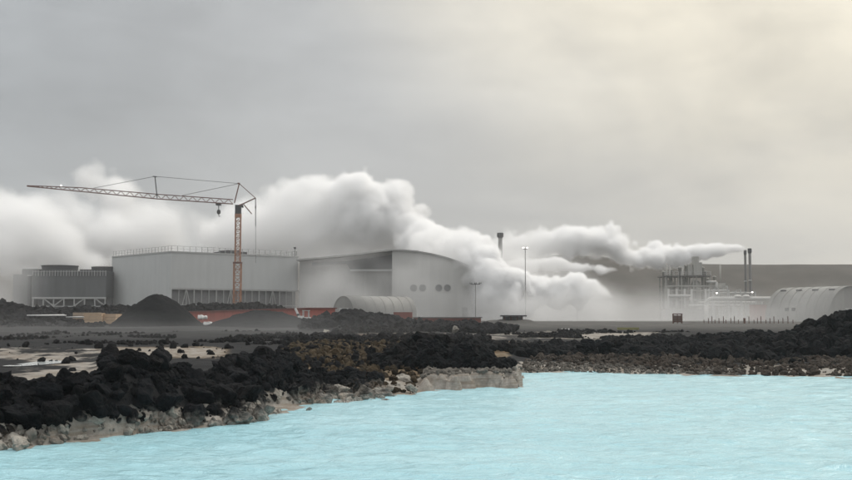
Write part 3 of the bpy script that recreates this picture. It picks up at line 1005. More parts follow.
# process plant
def plant():
    Y, g = 300, .7
    o = Vector((xat(690, Y), Y, g))
    X = lambda px: xat(px, Y)
    Zz = lambda py: zat(py, Y)
    t = thing('separator_plant', 'tall pipework plant with walkways and vertical vessels in the mist', 'process plant', o)
    for px, r, yt in ((673, 5.0, 280), (688, 4.2, 278), (700, 4.6, 280)):
        rr = r * Y / F
        zt = Zz(yt)
        MB(o).lathe((X(px), Y + 4, g), [(rr, 0), (rr, zt - g - 1), (rr * .8, zt - g - .4), (rr * .3, zt - g)], 24).build('vessel', M['vessel'], t, False)
    f = MB(o)
    for px in (666.5, 679, 682, 694, 697, 710.5, 716, 725.5):
        for yy in (0, 8):
            f.bar((X(px), Y + yy, g), (X(px), Y + yy, Zz(276)) if px < 712 else (X(px), Y + yy, Zz(286)), .3)
    for py in (286, 290.5, 300):
        f.bar((X(665.5), Y, Zz(py)), (X(727), Y, Zz(py)), .36)
        f.bar((X(665.5), Y + 8, Zz(py)), (X(727), Y + 8, Zz(py)), .3)
    for a, b in ((666.5, 679), (697, 710.5), (716, 725.5)):
        f.bar((X(a), Y, g), (X(b), Y, Zz(300)), .2)
        f.bar((X(b), Y, Zz(300)), (X(a), Y, Zz(287)), .2)
    f.build('frame', M['vessel'], t)
    for a, b in ((664.8, 678.8), (681, 695.2), (697, 711)):
        m = MB(o).box(X(a), X(b), Y - .8, Y + 8.8, Zz(276.6), Zz(275.6))
        w = m.build('walkway', M['stack'], t)
        r = MB(o)
        railing(r, [(X(a), Y - .7, Zz(275.6)), (X(b), Y - .7, Zz(275.6))], 1.1, 1.3, .09)
        r.build('railing', M['steel'], w)
    MB(o).box(X(696.5), X(704.8), Y + 2, Y + 6, Zz(276) + .3, Zz(262)).box(X(697.5), X(702), Y + 2.5, Y + 5.5, Zz(262) + .003, Zz(256)).build('column_head', M['vessel'], t)
    MB(o).box(X(691.5), X(696.2), Y + 3, Y + 6, Zz(276) + .3, Zz(264)).build('column_head', M['vessel'], t)
    for px, yt in ((669, 263), (672, 266), (685, 268), (723, 264.5)):
        MB(o).tube((X(px), Y + 2, Zz(286)), (X(px), Y + 2, Zz(yt)), .24, n=10).build('vent_pipe', M['vessel'], t, True)
    for px, r, yt in ((667.5, .32, 272), (676, .30, 270), (683.5, .42, 268), (689.5, .34, 266), (693, .3, 271), (707, .42, 268), (710, .3, 272), (714, .3, 279), (720.5, .36, 277)):
        MB(o).lathe((X(px), Y + 6 - (px % 3), g), [(r, 0), (r, Zz(yt) - g), (r * 1.3, Zz(yt) - g + .02), (r * 1.3, Zz(yt) - g + .4), (r * .6, Zz(yt) - g + .5)], 14).build('riser', M['vessel'], t, True)
    p = MB(o)
    for px in (668.5, 676.5, 684.5, 691.5, 705.5, 708.5, 714):
        p.tube((X(px), Y - .6, g), (X(px), Y - .6, Zz(289)), .3, n=10)
    p.path([(X(706), Y - 1, Zz(282)), (X(716), Y - 1, Zz(282)), (X(716), Y - 1, Zz(290))], .35)
    p.path([(X(668), Y - 1.4, Zz(296)), (X(690), Y - 1.4, Zz(296)), (X(690), Y - 1.4, Zz(306))], .4)
    p.build('pipework', M['pipe'], t, True)
    MB(o).box(X(718), X(727), Y + 1, Y + 6, Zz(290) + .3, Zz(283)).build('valve_house', M['vessel'], t)
    MB(o).box(X(660), X(713), Y - 3, Y - 1.5, g - .4, Zz(309)).build('base_wall', M['concrete'], t)


plant()


def pipe_rack():
    Y, g = 294, .7
    o = Vector((xat(735, Y), Y, g))
    X = lambda px: xat(px, Y)
    Zz = lambda py: zat(py, Y)
    t = thing('pipe_rack', 'pale open pipe rack between the pipework plant and the paired chimneys', 'pipe rack', o)
    for px, yt in ((713, 291), (719, 288), (728, 286), (729.5, 290), (736, 291.5), (741, 289.5), (746, 292), (756, 292)):
        MB(o).bar((X(px), Y, g), (X(px), Y, Zz(yt)), .26).bar((X(px), Y + 4, g), (X(px), Y + 4, Zz(yt)), .22).bar((X(px), Y, Zz(yt)), (X(px), Y + 4, Zz(yt)), .2).build('post', M['steel'], t)
    for py, a, c, r in ((290.5, 712, 730, .22), (293, 712, 757, .26), (302.5, 700, 757, .3), (305.5, 690, 745, .34)):
        MB(o).tube((X(a), Y + 1, Zz(py)), (X(c), Y + 1, Zz(py)), r, n=12).build('pipe', M['pipe'], t, True)
    for px, r in ((722, .8), (733, .65)):
        MB(o).lathe((X(px), Y + 2, g), [(r, 0), (r, 3.4), (r * .8, 3.9), (r * .2, 4.1)], 20).build('tank', M['vessel'], t)


pipe_rack()


def steam_pipe():
    Y, g = 288, .7
    o = Vector((xat(735, Y), Y, g))
    X = lambda px: xat(px, Y)
    zc = zat(298.6, Y)
    r = .52
    t = thing('steam_pipeline', 'thick pale horizontal pipe on posts leading to the arched hall', 'pipeline', o)
    pts = [(X(706.5), Y, g)]
    for i in range(7):
        a = R(180 - 15 * i)
        pts.append((X(706.5) + 1.6 + 1.6 * math.cos(a), Y, zc - 1.6 + 1.6 * math.sin(a)))
    pts.append((X(776), Y, zc))
    MB(o).path(pts, r, 16).build('pipe', M['pipe'], t, True)
    for px in (714, 725, 733, 742, 751, 762, 771):
        MB(o).bar((X(px), Y - .3, g - .3), (X(px), Y - .3, zc - r - .1), .24).bar((X(px) - .6, Y, zc - r - .1), (X(px) + .6, Y, zc - r - .1), .18).build('support', M['steel'], t)
    for px in (738, 746.5):
        MB(o).lathe((X(px), Y, zc + r - .1), [(1.0, 0), (1.0, .25), (.6, .55), (.2, .62)], 20).build('valve_cap', M['pipe'], t)
    for px, h in ((717.2, .75), (752.7, 1.0)):
        p = MB(o).bar((X(px), Y, zc + r), (X(px), Y, zc + r + h), .12).build('lamp_post', M['steel'], t)
        MB(o).lathe((X(px), Y, zc + r + h), [(.08, 0), (.2, .08), (.2, .22), (.05, .32)], 12).build('lamp', M['lamp'], p)


steam_pipe()


def chimney(label, px, ytop, Y, r, rc, group=None, bands=True):
    o = Vector((xat(px, Y), Y, .5))
    zt = zat(ytop, Y)
    t = thing('chimney', label, 'chimney', o)
    h = zt - o.z
    MB().lathe((0, 0, 0), [(r * 1.08, 0), (r, h * .3), (r * .95, h - .05), (r * .8, h - .05)], 20).build('shaft', M['stack'], t, True)
    MB().lathe((0, 0, h - 1.4), [(r, 0), (rc, .35), (rc, 1.3), (rc * .9, 1.45), (r * .7, 1.45)], 20).build('collar', M['darksteel'], t)
    if bands:
        MB().lathe((0, 0, h * .55), [(r * 1.02, 0), (r * 1.25, .1), (r * 1.25, .3), (r * 1.02, .4)], 16).build('band', M['steel'], t)
    m = MB()
    m.bar((r * .6, -r * 1.2, 0), (r * .6, -r * 1.2, h - 1.6), .05).bar((r * .2, -r * 1.2, 0), (r * .2, -r * 1.2, h - 1.6), .05)
    for i in range(int(h / .6)):
        m.bar((r * .2, -r * 1.2, i * .6 + .3), (r * .6, -r * 1.2, i * .6 + .3), .04)
    m.build('ladder', M['steel'], t)


chimney('lone dark chimney with wide collar rising out of the steam', 500.6, 233, 311, .62, .92)
chimney('thinner left chimney of the steaming pair', 746.4, 250, 322, .36, .42)
chimney('thicker right chimney of the steaming pair with dark collar', 751, 248.6, 320, .42, .58)


def light_mast(label, px, ytop, Y, heads, w=1.6, lit=False):
    o = Vector((xat(px, Y), Y, .5))
    h = zat(ytop, Y) - .5
    t = thing('light_mast', label, 'light mast', o)
    MB().tube((0, 0, 0), (0, 0, h), .11, .07, 10).build('pole', M['stack'], t, True)
    MB().bar((-w / 2, 0, h - .05), (w / 2, 0, h - .05), .14).build('crossbar', M['stack'], t)
    for i in range(heads):
        x = -w / 2 + w * i / max(1, heads - 1)
        hd = MB().box(x - .28, x + .28, -.35, .15, h + .02, h + .3).build('lamp_head', M['darksteel'], t)
        MB().box(x - .2, x + .2, -.38, -.353, h + .05, h + .27).build('lens', M['lamp'] if lit else M['steel'], hd)


light_mast('tall slim light mast with two lit lamps above the steam', 525.6, 248.6, 247, 2, .9, True)
light_mast('light mast with a wide crossbar before the curved roof hall', 475.6, 284, 240, 3, 2.0)
light_mast('light mast half lost in the thick steam', 577.5, 289.5, 262, 3, 1.9)


# tower crane
def crane():
    Y = 225
    o = Vector((xat(237, Y), Y, .5))
    A = lambda px, py, dy=0.0: at(px, py, Y + dy)
    t = thing('tower_crane', 'orange tower crane with long lattice jib before the pale hall', 'crane', o)
    X0 = o.x

    def lattice(mb, p0, p1, hw0, hw1, n, w, up):
        p0, p1, up = Vector(p0), Vector(p1), Vector(up)
        d = (p1 - p0).normalized()
        s = d.cross(up).normalized()
        u = s.cross(d)
        prev = None
        for i in range(n + 1):
            c = p0.lerp(p1, i / n)
            hw = hw0 + (hw1 - hw0) * i / n
            q = [c + s * hw * a + u * hw * b for a, b in ((-1, -1), (1, -1), (1, 1), (-1, 1))]
            if prev:
                for k in range(4):
                    mb.bar(prev[k], q[k], w)
                    mb.bar(prev[k], q[(k + 1) % 4], w * .6) if i % 2 else mb.bar(prev[(k + 1) % 4], q[k], w * .6)
            for k in range(4):
                mb.bar(q[k], q[(k + 1) % 4], w * .6)
            prev = q
    m = MB(o)
    lattice(m, (X0, Y, .9), (X0, Y, zat(263, Y)), .70, .70, 9, .17, (0, 1, 0))
    m.build('mast_base', M['orange'], t)
    m = MB(o)
    lattice(m, (X0, Y, zat(263, Y)), (X0, Y, zat(217, Y)), .52, .52, 11, .14, (0, 1, 0))
    m.build('mast', M['orange'], t)
    MB(o).box(X0 - .85, X0 + .85, Y - .8, Y + .8, zat(263.6, Y), zat(262, Y)).build('collar', M['jib'], t)
    MB(o).box(X0 - .62, X0 + .62, Y - .62, Y + .62, zat(217.5, Y), zat(214, Y)).build('slewing_ring', M['orange'], t)
    MB(o).box(X0 - .58, X0 + .58, Y - .58, Y + .58, zat(214, Y) + .003, zat(205, Y)).build('turntable', M['darksteel'], t)
    MB(o).box(X0 - 3, X0 + 3, Y - 3, Y + 3, .2, .9).build('ballast', M['concrete'], t)

    # jib: triangular section, two lower chords and one upper
    j = MB(o)
    lo = [(233, 204), (157, 198.9), (27, 186.2)]
    hi = [(233, 199.6), (157, 194.2), (80, 187.6), (27, 185.6)]
    LX = [c[0] for c in lo[::-1]]
    lz = lambda px: np.interp(px, LX, [c[1] for c in lo[::-1]])
    hz = lambda px: np.interp(px, [c[0] for c in hi[::-1]], [c[1] for c in hi[::-1]])
    n = 46
    pv = None
    for i in range(n + 1):
        px = 233 - (233 - 27) * i / n
        hw = .55 - .3 * i / n
        q = [A(px, lz(px), -hw), A(px, lz(px), hw), A(px, hz(px))]
        if pv:
            for k in range(3):
                j.bar(pv[k], q[k], .2 if k < 2 else .17)
            if i % 2:
                j.bar(pv[0], q[2], .1).bar(pv[1], q[2], .1).bar(pv[0], q[1], .09)
            else:
                j.bar(pv[2], q[0], .1).bar(pv[2], q[1], .1).bar(pv[1], q[0], .09)
        j.bar(q[0], q[1], .09)
        pv = q
    j.build('jib', M['jib'], t)
    for px, py in ((61, 186.0), (181, 196.2)):
        MB(o).lathe(A(px, py), [(.06, 0), (.13, .05), (.13, .15), (.04, .22)], 12).build('jib_lamp', M['lamp'] if px < 100 else M['white'], t)
    p = MB(o)
    for dy in (-.4, .4):
        p.bar(A(157.2, 198, dy), A(155.0, 177, 0), .17)
    p.bar(A(153, 176.4), A(156.8, 176.8), .2)
    p.build('jib_post', M['darksteel'], t)
    p = MB(o)
    for dy in (-.5, .5):
        p.bar(A(234.4, 203, dy), A(239.3, 183.6), .2)
        p.bar(A(239.3, 183.6), A(255.4, 198, dy), .13)
    p.bar(A(237.6, 183.3), A(239.9, 183.7), .3)
    p.build('apex_frame', M['jib'], t)
    p = MB(o)
    for dy in (-.5, .5):
        p.bar(A(239, 205.4, dy), A(243.5, 203.6, dy), .22).bar(A(243.5, 203.6, dy), A(255.6, 198, dy), .22)
    for q in (243.5, 247.5, 251.5, 255.6):
        yy = 203.6 - (q - 243.5) / 12.1 * 5.6
        p.bar(A(q, yy, -.5), A(q, yy, .5), .12)
    p.build('counter_arm', M['jib'], t)
    MB(o).bar(A(243.3, 204), A(251.8, 214), .2).build('strut', M['jib'], t)
    MB(o).bar(A(242.2, 205), A(242.8, 207.6), .35).build('winch', M['darksteel'], t)
    MB(o).bar(A(255.6, 198), A(255.6, 226), .15).box(A(255, 207).x, A(256.2, 207).x, Y - .15, Y + .15, A(255, 208).z, A(255, 206).z).build('counter_tie', M['darksteel'], t)
    MB(o).bar(A(255.6, 226), A(255.6, 263), .07).build('rope', M['darksteel'], t)
    r = MB(o)
    r.bar(A(239.3, 183.6), A(155.0, 176.4), .075).bar(A(239.3, 183.6), A(182, 195.5), .075)
    r.bar(A(155.0, 176.4), A(94, 188), .075)
    r.build('tie_rod', M['darksteel'], t)
    tr = MB(o).box(A(216.2, 204).x, A(221, 204).x, Y - .6, Y + .6, A(218, 205.4).z, A(218, 203.3).z).build('trolley', M['darksteel'], t)
    MB(o).bar(A(218.4, 205, -.2), A(218.6, 210, -.2), .08).bar(A(219, 205, .2), A(218.8, 210, .2), .08).build('hoist_rope', M['darksteel'], t)
    c = A(218.7, 212)
    h = MB(o).lathe(c - Vector((0, 0, .5)), [(.12, 0), (.38, .25), (.40, .62), (.28, .95), (.1, 1.0)], 14).build('hook_block', M['darksteel'], t)
    MB(o).path([c + Vector((0, 0, -.45)), c + Vector((0, 0, -.75)), c + Vector((.2, 0, -.95)), c + Vector((.3, 0, -.75))], .06, 8).build('hook', M['darksteel'], h)


crane()


# sheds, boards and small site things
def long_shed(label, a, b, depth, mat, tall=None):
    a, b = Vector(a), Vector(b)
    d = Vector((b.x - a.x, b.y - a.y, 0))
    L = d.length
    t = thing('low_shed', label, 'shed', (a.x, a.y, 0), math.atan2(d.y, d.x))
    za, zb = a.z, b.z
    MB().add([(0, 0, -.5), (L, 0, -.5), (L, depth, -.5), (0, depth, -.5), (0, 0, za - .15), (L, 0, zb - .15), (L, depth, zb - .15), (0, depth, za - .15)],
             [(0, 1, 2, 3), (4, 5, 6, 7), (0, 1, 5, 4), (1, 2, 6, 5), (2, 3, 7, 6), (3, 0, 4, 7)]).build('wall', mat, t)
    MB().add([(-.2, -.2, za - .147), (L + .2, -.2, zb - .147), (L + .2, depth + .2, zb - .147), (-.2, depth + .2, za - .147), (-.2, -.2, za), (L + .2, -.2, zb), (L + .2, depth + .2, zb), (-.2, depth + .2, za)],
             [(0, 1, 2, 3), (4, 5, 6, 7), (0, 1, 5, 4), (1, 2, 6, 5), (2, 3, 7, 6), (3, 0, 4, 7)]).build('roof', M['red2'] if mat is M['red'] else M['concrete'], t)
    if tall:
        MB().box(-tall[0], -.21, .05, depth, -.5, tall[1]).build('tall_end', mat, t)
    return t


a, b = at(190, 311.3, 212), at(310, 307.6, 160)
long_shed('long low red brown shed behind the dark gravel heaps', a, b, 4, M['red'])
a, b = at(413.5, 317.0, 172), at(481, 317.0, 172)
long_shed('low haze dulled red shed with taller left end before the curved roof hall', a, b, 4, M['red2'], (20 * 172 / F, zat(312.2, 172)))
a, b = at(754, 304, 276), at(773, 304, 276)
long_shed('small reddish shed under the pale pipeline', a, b, 4, M['red2'])


def board_stack(label, x0, x1, yt, yb, Y, n, mat, rz=0.0):
    o = at((x0 + x1) / 2, yb, Y)
    w = (x1 - x0) * Y / F
    h = (yb - yt) * Y / F
    t = thing('board_stack', label, 'board stack', o, rz)
    for i in range(n):
        e = rnd.uniform(-.08, .08)
        MB().box(-w / 2 + e, w / 2 + e, -.1, 1.6, h * i / n + .03, h * (i + 1) / n).build('board_bundle', mat, t)
    MB().box(-w * .4, -w * .3, -.05, 1.55, -.5, .03).box(w * .3, w * .4, -.05, 1.55, -.5, .03).build('bearer', M['wood'], t)


board_stack('long flat stack of weathered boards at the back of the pair', 73, 98, 312.6, 319, 154, 2, M['cream2'])
board_stack('tall stack of pale tan boards facing left of the heap', 84, 102, 313.2, 324, 150, 3, M['cream'])
board_stack('short stack of pale tan boards beside the tall gravel heap', 102.4, 116, 314, 324, 150.6, 3, M['cream'], R(-14))


def pipe_bundle(label, x0, x1, py, Y, mat):
    o = at((x0 + x1) / 2, py, Y)
    w = (x1 - x0) * Y / F
    t = thing('pipe_bundle', label, 'pipes', o)
    for i in range(4):
        MB().tube((-w / 2 + .2 * i, .3 * i, .1), (w / 2 - .3 * i, .3 * i, .1 + .05 * (i % 2)), .09, n=8).build('pipe', mat, t, True)


pipe_bundle('white pipes lying on the low mound at the left', 27, 66, 316.2, 139, M['white'])
pipe_bundle('grey pipes lying beside the tan boards', 66, 84, 318, 141, M['steel'])


def sack(label, px, py, Y, w, h, group=None):
    o = at(px, py, Y)
    bm = bmesh.new()
    bmesh.ops.create_cube(bm, size=1)
    bmesh.ops.subdivide_edges(bm, edges=bm.edges, cuts=5, use_grid_fill=True)
    for v in bm.verts:
        k = 1 - .35 * abs(v.co.z) ** 2
        n = Vector((math.sin(v.co.y * 7 + px), math.sin(v.co.z * 6 + px), math.sin(v.co.x * 8))) * .06
        r = v.co.length
        v.co = (v.co * (1 - .25 * max(0, r - .5)) + n) * k
        v.co = Vector((v.co.x * w, v.co.y * w, (v.co.z + .45) * h))
    me = bpy.data.meshes.new('sack')
    bm.to_mesh(me)
    bm.free()
    me.materials.append(M['white'])
    me.polygons.foreach_set('use_smooth', [True] * len(me.polygons))
    ob = bpy.data.objects.new('sack', me)
    ob.location = o
    col.objects.link(ob)
    return tag(ob, label, 'sack', group)


sack('larger white sack at the left end of the long red shed', 200.5, 319.5, 136, .62, .6)
sack('smaller white sack right of the larger one by the red shed', 205, 319, 136.4, .5, .45)
sack('white sack lying lowest below the other two by the heap', 208, 325, 133, .95, .42)


def digger():
    Y = 142
    o = at(304, 324.5, Y)
    t = thing('mini_digger', 'small white machine with raised arm at the red shed corner', 'digger', o)
    k = Y / F
    for y in (-.5, .5):
        m = MB()
        prof = [Vector((.55 * math.cos(a) + (.45 if math.cos(a) > 0 else -.45), y, .22 + .22 * math.sin(a))) for a in [2 * math.pi * i / 16 for i in range(16)]]
        m.prism(prof, (0, -.14, 0), (0, .14, 0)).build('track', M['darksteel'], t)
    MB().box(-.75, .8, -.62, .62, .46, .95).box(-.75, -.1, -.6, .6, .953, 1.12).build('body', M['white'], t)
    c = MB()
    for x, y in ((-.1, -.55), (.6, -.55), (.6, .55), (-.1, .55)):
        c.bar((x, y, .95), (x, y, 1.75), .09)
    c.box(-.2, .7, -.62, .62, 1.75, 1.84).build('cab', M['steel'], t)
    m = MB()
    m.bar((-.6, 0, .9), (-1.15, 0, 2.1), .26).bar((-1.15, 0, 2.1), (-.75, 0, 1.35), .18)
    arm = m.build('arm', M['white'], t)
    MB().prism([Vector((-.95, -.3, 1.35)), Vector((-.55, -.3, 1.4)), Vector((-.6, -.3, 1.0)), Vector((-.9, -.3, 1.05))], (0, 0, 0), (0, .6, 0)).build('bucket', M['darksteel'], arm)


digger()


def shelter():
    Y = 155
    o = at(513, 322, Y)
    z = zat(320.5, Y)
    k = Y / F
    t = thing('small_shelter', 'low flat roofed shelter on the dark mound in the mist', 'shelter', (o.x, Y, z))
    h = zat(316.6, Y) - z
    m = MB()
    for x in (-1.2, -.3, .6, 1.3):
        m.bar((x, 0, -.6), (x, 0, h), .16)
        m.bar((x, 1.8, -.6), (x, 1.8, h), .16)
    m.build('post', M['wood'], t)
    MB().box(-1.35, 1.5, 1.6, 1.75, -.6, h - .01).build('back_wall', M['infill'], t)
    MB().box(-1.7, 1.9, -.4, 2.2, h, h + .2).build('roof', M['darksteel'], t)


shelter()


def rack():
    Y = 158
    o = at(677.5, 323.5, Y)
    t = thing('timber_rack', 'open brown timber rack standing on the embankment', 'rack', o)
    k = Y / F
    w, h = 8.6 * k, 9.4 * k
    for x in (-w / 2, w / 2):
        MB().bar((x, 0, -.4), (x, 0, h), .17).build('post', M['wood'], t)
    MB().bar((0, 0, -.4), (0, 0, h), .1).build('middle_post', M['wood'], t)
    for i in range(5):
        z = h * (.1 + .2 * i) + .1 * h
        MB().box(-w / 2 - .1, w / 2 + .1, -.12, -.06, z - .07, z + .07).build('rail', M['wood'], t)
    MB().box(-w / 2, w / 2, .3, .36, h * .12, h * .8).build('back_panel', M['concrete'], t)


rack()


def fence():
    Y = 160
    o = at(745, 324, Y)
    t = thing('wire_fence', 'line of thin fence posts with wire along the road', 'fence', o)
    xs = [704, 708.5, 712, 715, 719, 723.5, 726, 731, 734.5, 738.5, 744.5, 749, 754, 757.5, 761, 766, 770, 774, 778.5, 783, 788, 793]
    for i, px in enumerate(xs):
        p = at(px, 325, Y)
        MB(o).bar((p.x, Y, p.z - .5), (p.x, Y, p.z + .75 + .25 * ((i * 7) % 3)), .09 if px != 744.5 else .26).build('post', M['wood'], t)
    w = MB(o)
    z = at(700, 325, Y).z
    for k in (.35, .6, .8):
        w.bar((xat(703, Y), Y, z + k), (xat(795, Y), Y, z + k), .02)
    w.build('wire', M['steel'], t)


fence()
MBo = at(628, 330.3, 118)
t = thing('barrier', 'low yellow barrier on the grey embankment', 'barrier', MBo)
MB().box(-1.15, 1.15, -.1, .1, .05, .30).build('panel', M['yellow'], t)
for x in (-.9, .9):
    MB().box(x - .1, x + .1, -.25, .25, -.3, .047).build('foot', M['darksteel'], t)
for i, px in enumerate((562.3, 565.6, 568.8)):
    o = at(px, 332.2, 118)
    t = thing('marker_post', ('leftmost', 'middle', 'rightmost')[i] + ' of the three short white marker posts on the embankment', 'marker post', o, 0, 'white marker posts on the embankment')
    MB().lathe((0, 0, -.3), [(.075, 0), (.07, .65), (.03, .7)], 10).build('shaft', M['white'], t, True)
    MB().lathe((0, 0, .12), [(.078, 0), (.078, .1)], 10).build('band', M['darksteel'], t)

# the road along the top of the embankment
rd = MB()
rd.add([(xat(300, 150), 148, .93), (xat(830, 150), 148, .93), (xat(830, 154), 153, .93), (xat(300, 154), 153, .93)], [(0, 1, 2, 3)])
# ------------------------------------------------------------------ steam, grown as voxel clouds
class GN:
    """a volume object whose density is a field of the place's own coordinates"""

    def __init__(s, name, mn, mx, vox, mat):
        s.g = bpy.data.node_groups.new(name, 'GeometryNodeTree')
        s.g.interface.new_socket('Geometry', in_out='OUTPUT', socket_type='NodeSocketGeometry')
        s.out = s.g.nodes.new('NodeGroupOutput')
        s.vc = s.g.nodes.new('GeometryNodeVolumeCube')
        sm = s.g.nodes.new('GeometryNodeSetMaterial')
        sm.inputs['Material'].default_value = mat
        s.vc.inputs['Min'].default_value = mn
        s.vc.inputs['Max'].default_value = mx
        for i, n in enumerate('XYZ'):
            s.vc.inputs['Resolution ' + n].default_value = max(4, int((mx[i] - mn[i]) / vox))
        s.g.links.new(s.vc.outputs[0], sm.inputs[0])
        s.g.links.new(sm.outputs[0], s.out.inputs[0])
        s.pos = s.g.nodes.new('GeometryNodeInputPosition').outputs[0]
        s.name, s.mat = name, mat

    def set(s, i, v):
        if isinstance(v, bpy.types.NodeSocket):
            s.g.links.new(v, i)
        else:
            i.default_value = v

    def m(s, op, a, b=0.0, c=0.0, clamp=False):
        n = s.g.nodes.new('ShaderNodeMath')
        n.operation = op
        n.use_clamp = clamp
        for i, v in enumerate((a, b, c)):
            s.set(n.inputs[i], v)
        return n.outputs[0]

    def v(s, op, a, b=(0, 0, 0), scale=None):
        n = s.g.nodes.new('ShaderNodeVectorMath')
        n.operation = op
        s.set(n.inputs[0], a)
        if scale is not None:
            s.set(n.inputs['Scale'], scale)
        else:
            s.set(n.inputs[1], b)
        return n.outputs['Value'] if op in ('DOT_PRODUCT', 'LENGTH', 'DISTANCE') else n.outputs[0]

    def noise(s, p, scale, detail=3.0, rough=.55, colour=False):
        n = s.g.nodes.new('ShaderNodeTexNoise')
        s.set(n.inputs['Vector'], p)
        s.set(n.inputs['Scale'], scale)
        n.inputs['Detail'].default_value = detail
        n.inputs['Roughness'].default_value = rough
        return n.outputs[1 if colour else 0]

    def voro(s, p, scale):
        n = s.g.nodes.new('ShaderNodeTexVoronoi')
        s.set(n.inputs['Vector'], p)
        s.set(n.inputs['Scale'], scale)
        return n.outputs[0]

    def rng(s, x, a, b, lo=0.0, hi=1.0, smooth=False):
        n = s.g.nodes.new('ShaderNodeMapRange')
        if smooth:
            n.interpolation_type = 'SMOOTHSTEP'
        for i, v in enumerate((x, a, b, lo, hi)):
            s.set(n.inputs[i], v)
        return n.outputs[0]

    def capsules(s, p, pts, k):
        """smooth union of tapering round bars through pts (centre, radius)"""
        best = None
        for (a, ra), (b, rb) in zip(pts[:-1], pts[1:]):
            e = b - a
            pa = s.v('SUBTRACT', p, tuple(a))
            t = s.m('MULTIPLY', s.v('DOT_PRODUCT', pa, tuple(e)), 1 / max(e.length_squared, 1e-6), clamp=True)
            d = s.v('LENGTH', s.v('SUBTRACT', pa, s.v('SCALE', tuple(e), scale=t)))
            d = s.m('SUBTRACT', d, s.m('MULTIPLY_ADD', t, rb - ra, ra))
            best = d if best is None else s.m('SMOOTH_MIN', best, d, k)
        return best

    def finish(s, dens, label, cat):
        s.set(s.vc.inputs['Density'], dens)
        vol = bpy.data.volumes.new(s.name)
        vol.materials.append(s.mat)
        o = bpy.data.objects.new(s.name, vol)
        col.objects.link(o)
        o.modifiers.new('cloud', 'NODES').node_group = s.g
        return tag(o, label, cat, None, 'stuff')


def steam_mat(name, dens, aniso=.25, step=1.6, colr=.997):
    n = new_mat(name)
    p = n.n('ShaderNodeVolumePrincipled', ins={'Color': (colr, colr, colr, 1), 'Density': dens, 'Anisotropy': aniso})
    n.t.links.new(p.outputs[0], n.out.inputs['Volume'])
    n.m.cycles.volume_step_rate = step
    n.m.cycles.volume_sampling = 'DISTANCE'
    return n.m


def plume(name, label, pts, dens, vox, k=3.0, warp=(.05, 6.0), bill=((.11, 5.0), (.3, 1.6)), soft=3.0, floor=-1.0, margin=7.0, thin=None, pad=None, top=None, step=1.6, detail=None, calm=None, thicker=None, low=None):
    """pts: (pixel column, pixel row, radius in pixels, depth)"""
    W = [(at(a, b, Y), r * Y / F) for a, b, r, Y in pts]
    mn = [min(c[i] - r for c, r in W) - margin for i in range(3)]
    mx = [max(c[i] + r for c, r in W) + margin for i in range(3)]
    mn[2] = max(mn[2], floor)
    g = GN(name, mn, mx, vox, steam_mat(name + '_vapour', dens, step=step))
    wc = g.v('SUBTRACT', g.noise(g.pos, warp[0], 2.0, .5, True), (.5, .5, .5))
    p = g.v('ADD', g.pos, g.v('SCALE', wc, scale=warp[1]))
    d = g.capsules(p, W, k)
    wc2 = g.v('SUBTRACT', g.noise(g.pos, warp[0] * 3.5, 3.0, .55, True), (.5, .5, .5))
    pb = g.v('ADD', g.pos, g.v('SCALE', wc2, scale=warp[1] * .8))
    xs = g.g.nodes.new('ShaderNodeSeparateXYZ')
    g.set(xs.inputs[0], g.pos)
    off = 0.0
    for sc_, amp in bill:
        off = g.m('ADD', off, g.m('MULTIPLY', g.m('SUBTRACT', g.voro(pb, sc_), .42), amp))
    if detail:
        off = g.m('ADD', off, g.m('MULTIPLY', g.m('SUBTRACT', g.noise(pb, detail[0], 4.0, .6), .5), detail[1]))
    if calm:     # smaller billows close to the vent
        off = g.m('MULTIPLY', off, g.rng(xs.outputs[0], calm[0], calm[1], 1.0, calm[2]))
    d = g.m('ADD', d, off)
    sf = soft
    if isinstance(soft, tuple):   # softness that changes along the place's x
        x = g.g.nodes.new('ShaderNodeSeparateXYZ')
        g.set(x.inputs[0], g.pos)
        sf = g.rng(x.outputs[0], soft[0], soft[1], soft[2], soft[3])
    den = g.m('DIVIDE', g.m('MULTIPLY', d, -1.0), sf, clamp=True)
    if thin:   # noise that opens gaps
        den = g.m('MULTIPLY', den, g.rng(g.noise(pb, thin[0], 3.0, .6), thin[1], thin[2], thin[3], 1.0, True))
    if thicker:  # thinner as it drifts away
        den = g.m('MULTIPLY', den, g.rng(xs.outputs[0], thicker[0], thicker[1], thicker[2], 1.0))
    if low:      # thinner towards the ground
        den = g.m('MULTIPLY', den, g.m('MAXIMUM', g.rng(xs.outputs[2], low[0], low[1], low[2], 1.0), g.rng(xs.outputs[0], low[3], low[4], 0.0, 1.0)))
    return g.finish(den, label, 'steam')


X_ = lambda px, Y: xat(px, Y)
# the great plume, blown left from a vent on the right
plume('steam_plume', 'great white steam plume billowing up leftwards over the curved roof hall',
      [(614, 297.5, 1.4, 250), (604, 293, 4, 250), (591, 289, 10.5, 250), (572, 289, 22, 251), (548, 292, 27, 252), (522, 297, 27, 252), (500, 290, 29, 252), (484, 270, 27, 254), (462, 251, 26, 268),
       (430, 252, 29, 284), (403, 236, 37, 298), (366, 219, 47, 302), (328, 226, 50, 305), (285, 232, 54, 308), (250, 240, 46, 310)],
      3.0, .42, 3.0, (.045, 5.0), ((.07, 7.0), (.15, 5.0), (.33, 2.6)), (X_(330, 300), X_(520, 260), 3.4, .7), margin=4, detail=(.7, 1.8), thin=(.16, .32, .58, .22),
      calm=(X_(572, 250), X_(608, 250), .16), thicker=(X_(300, 305), X_(490, 288), .12), low=(16, 40, .10, X_(440, 290), X_(520, 280)))
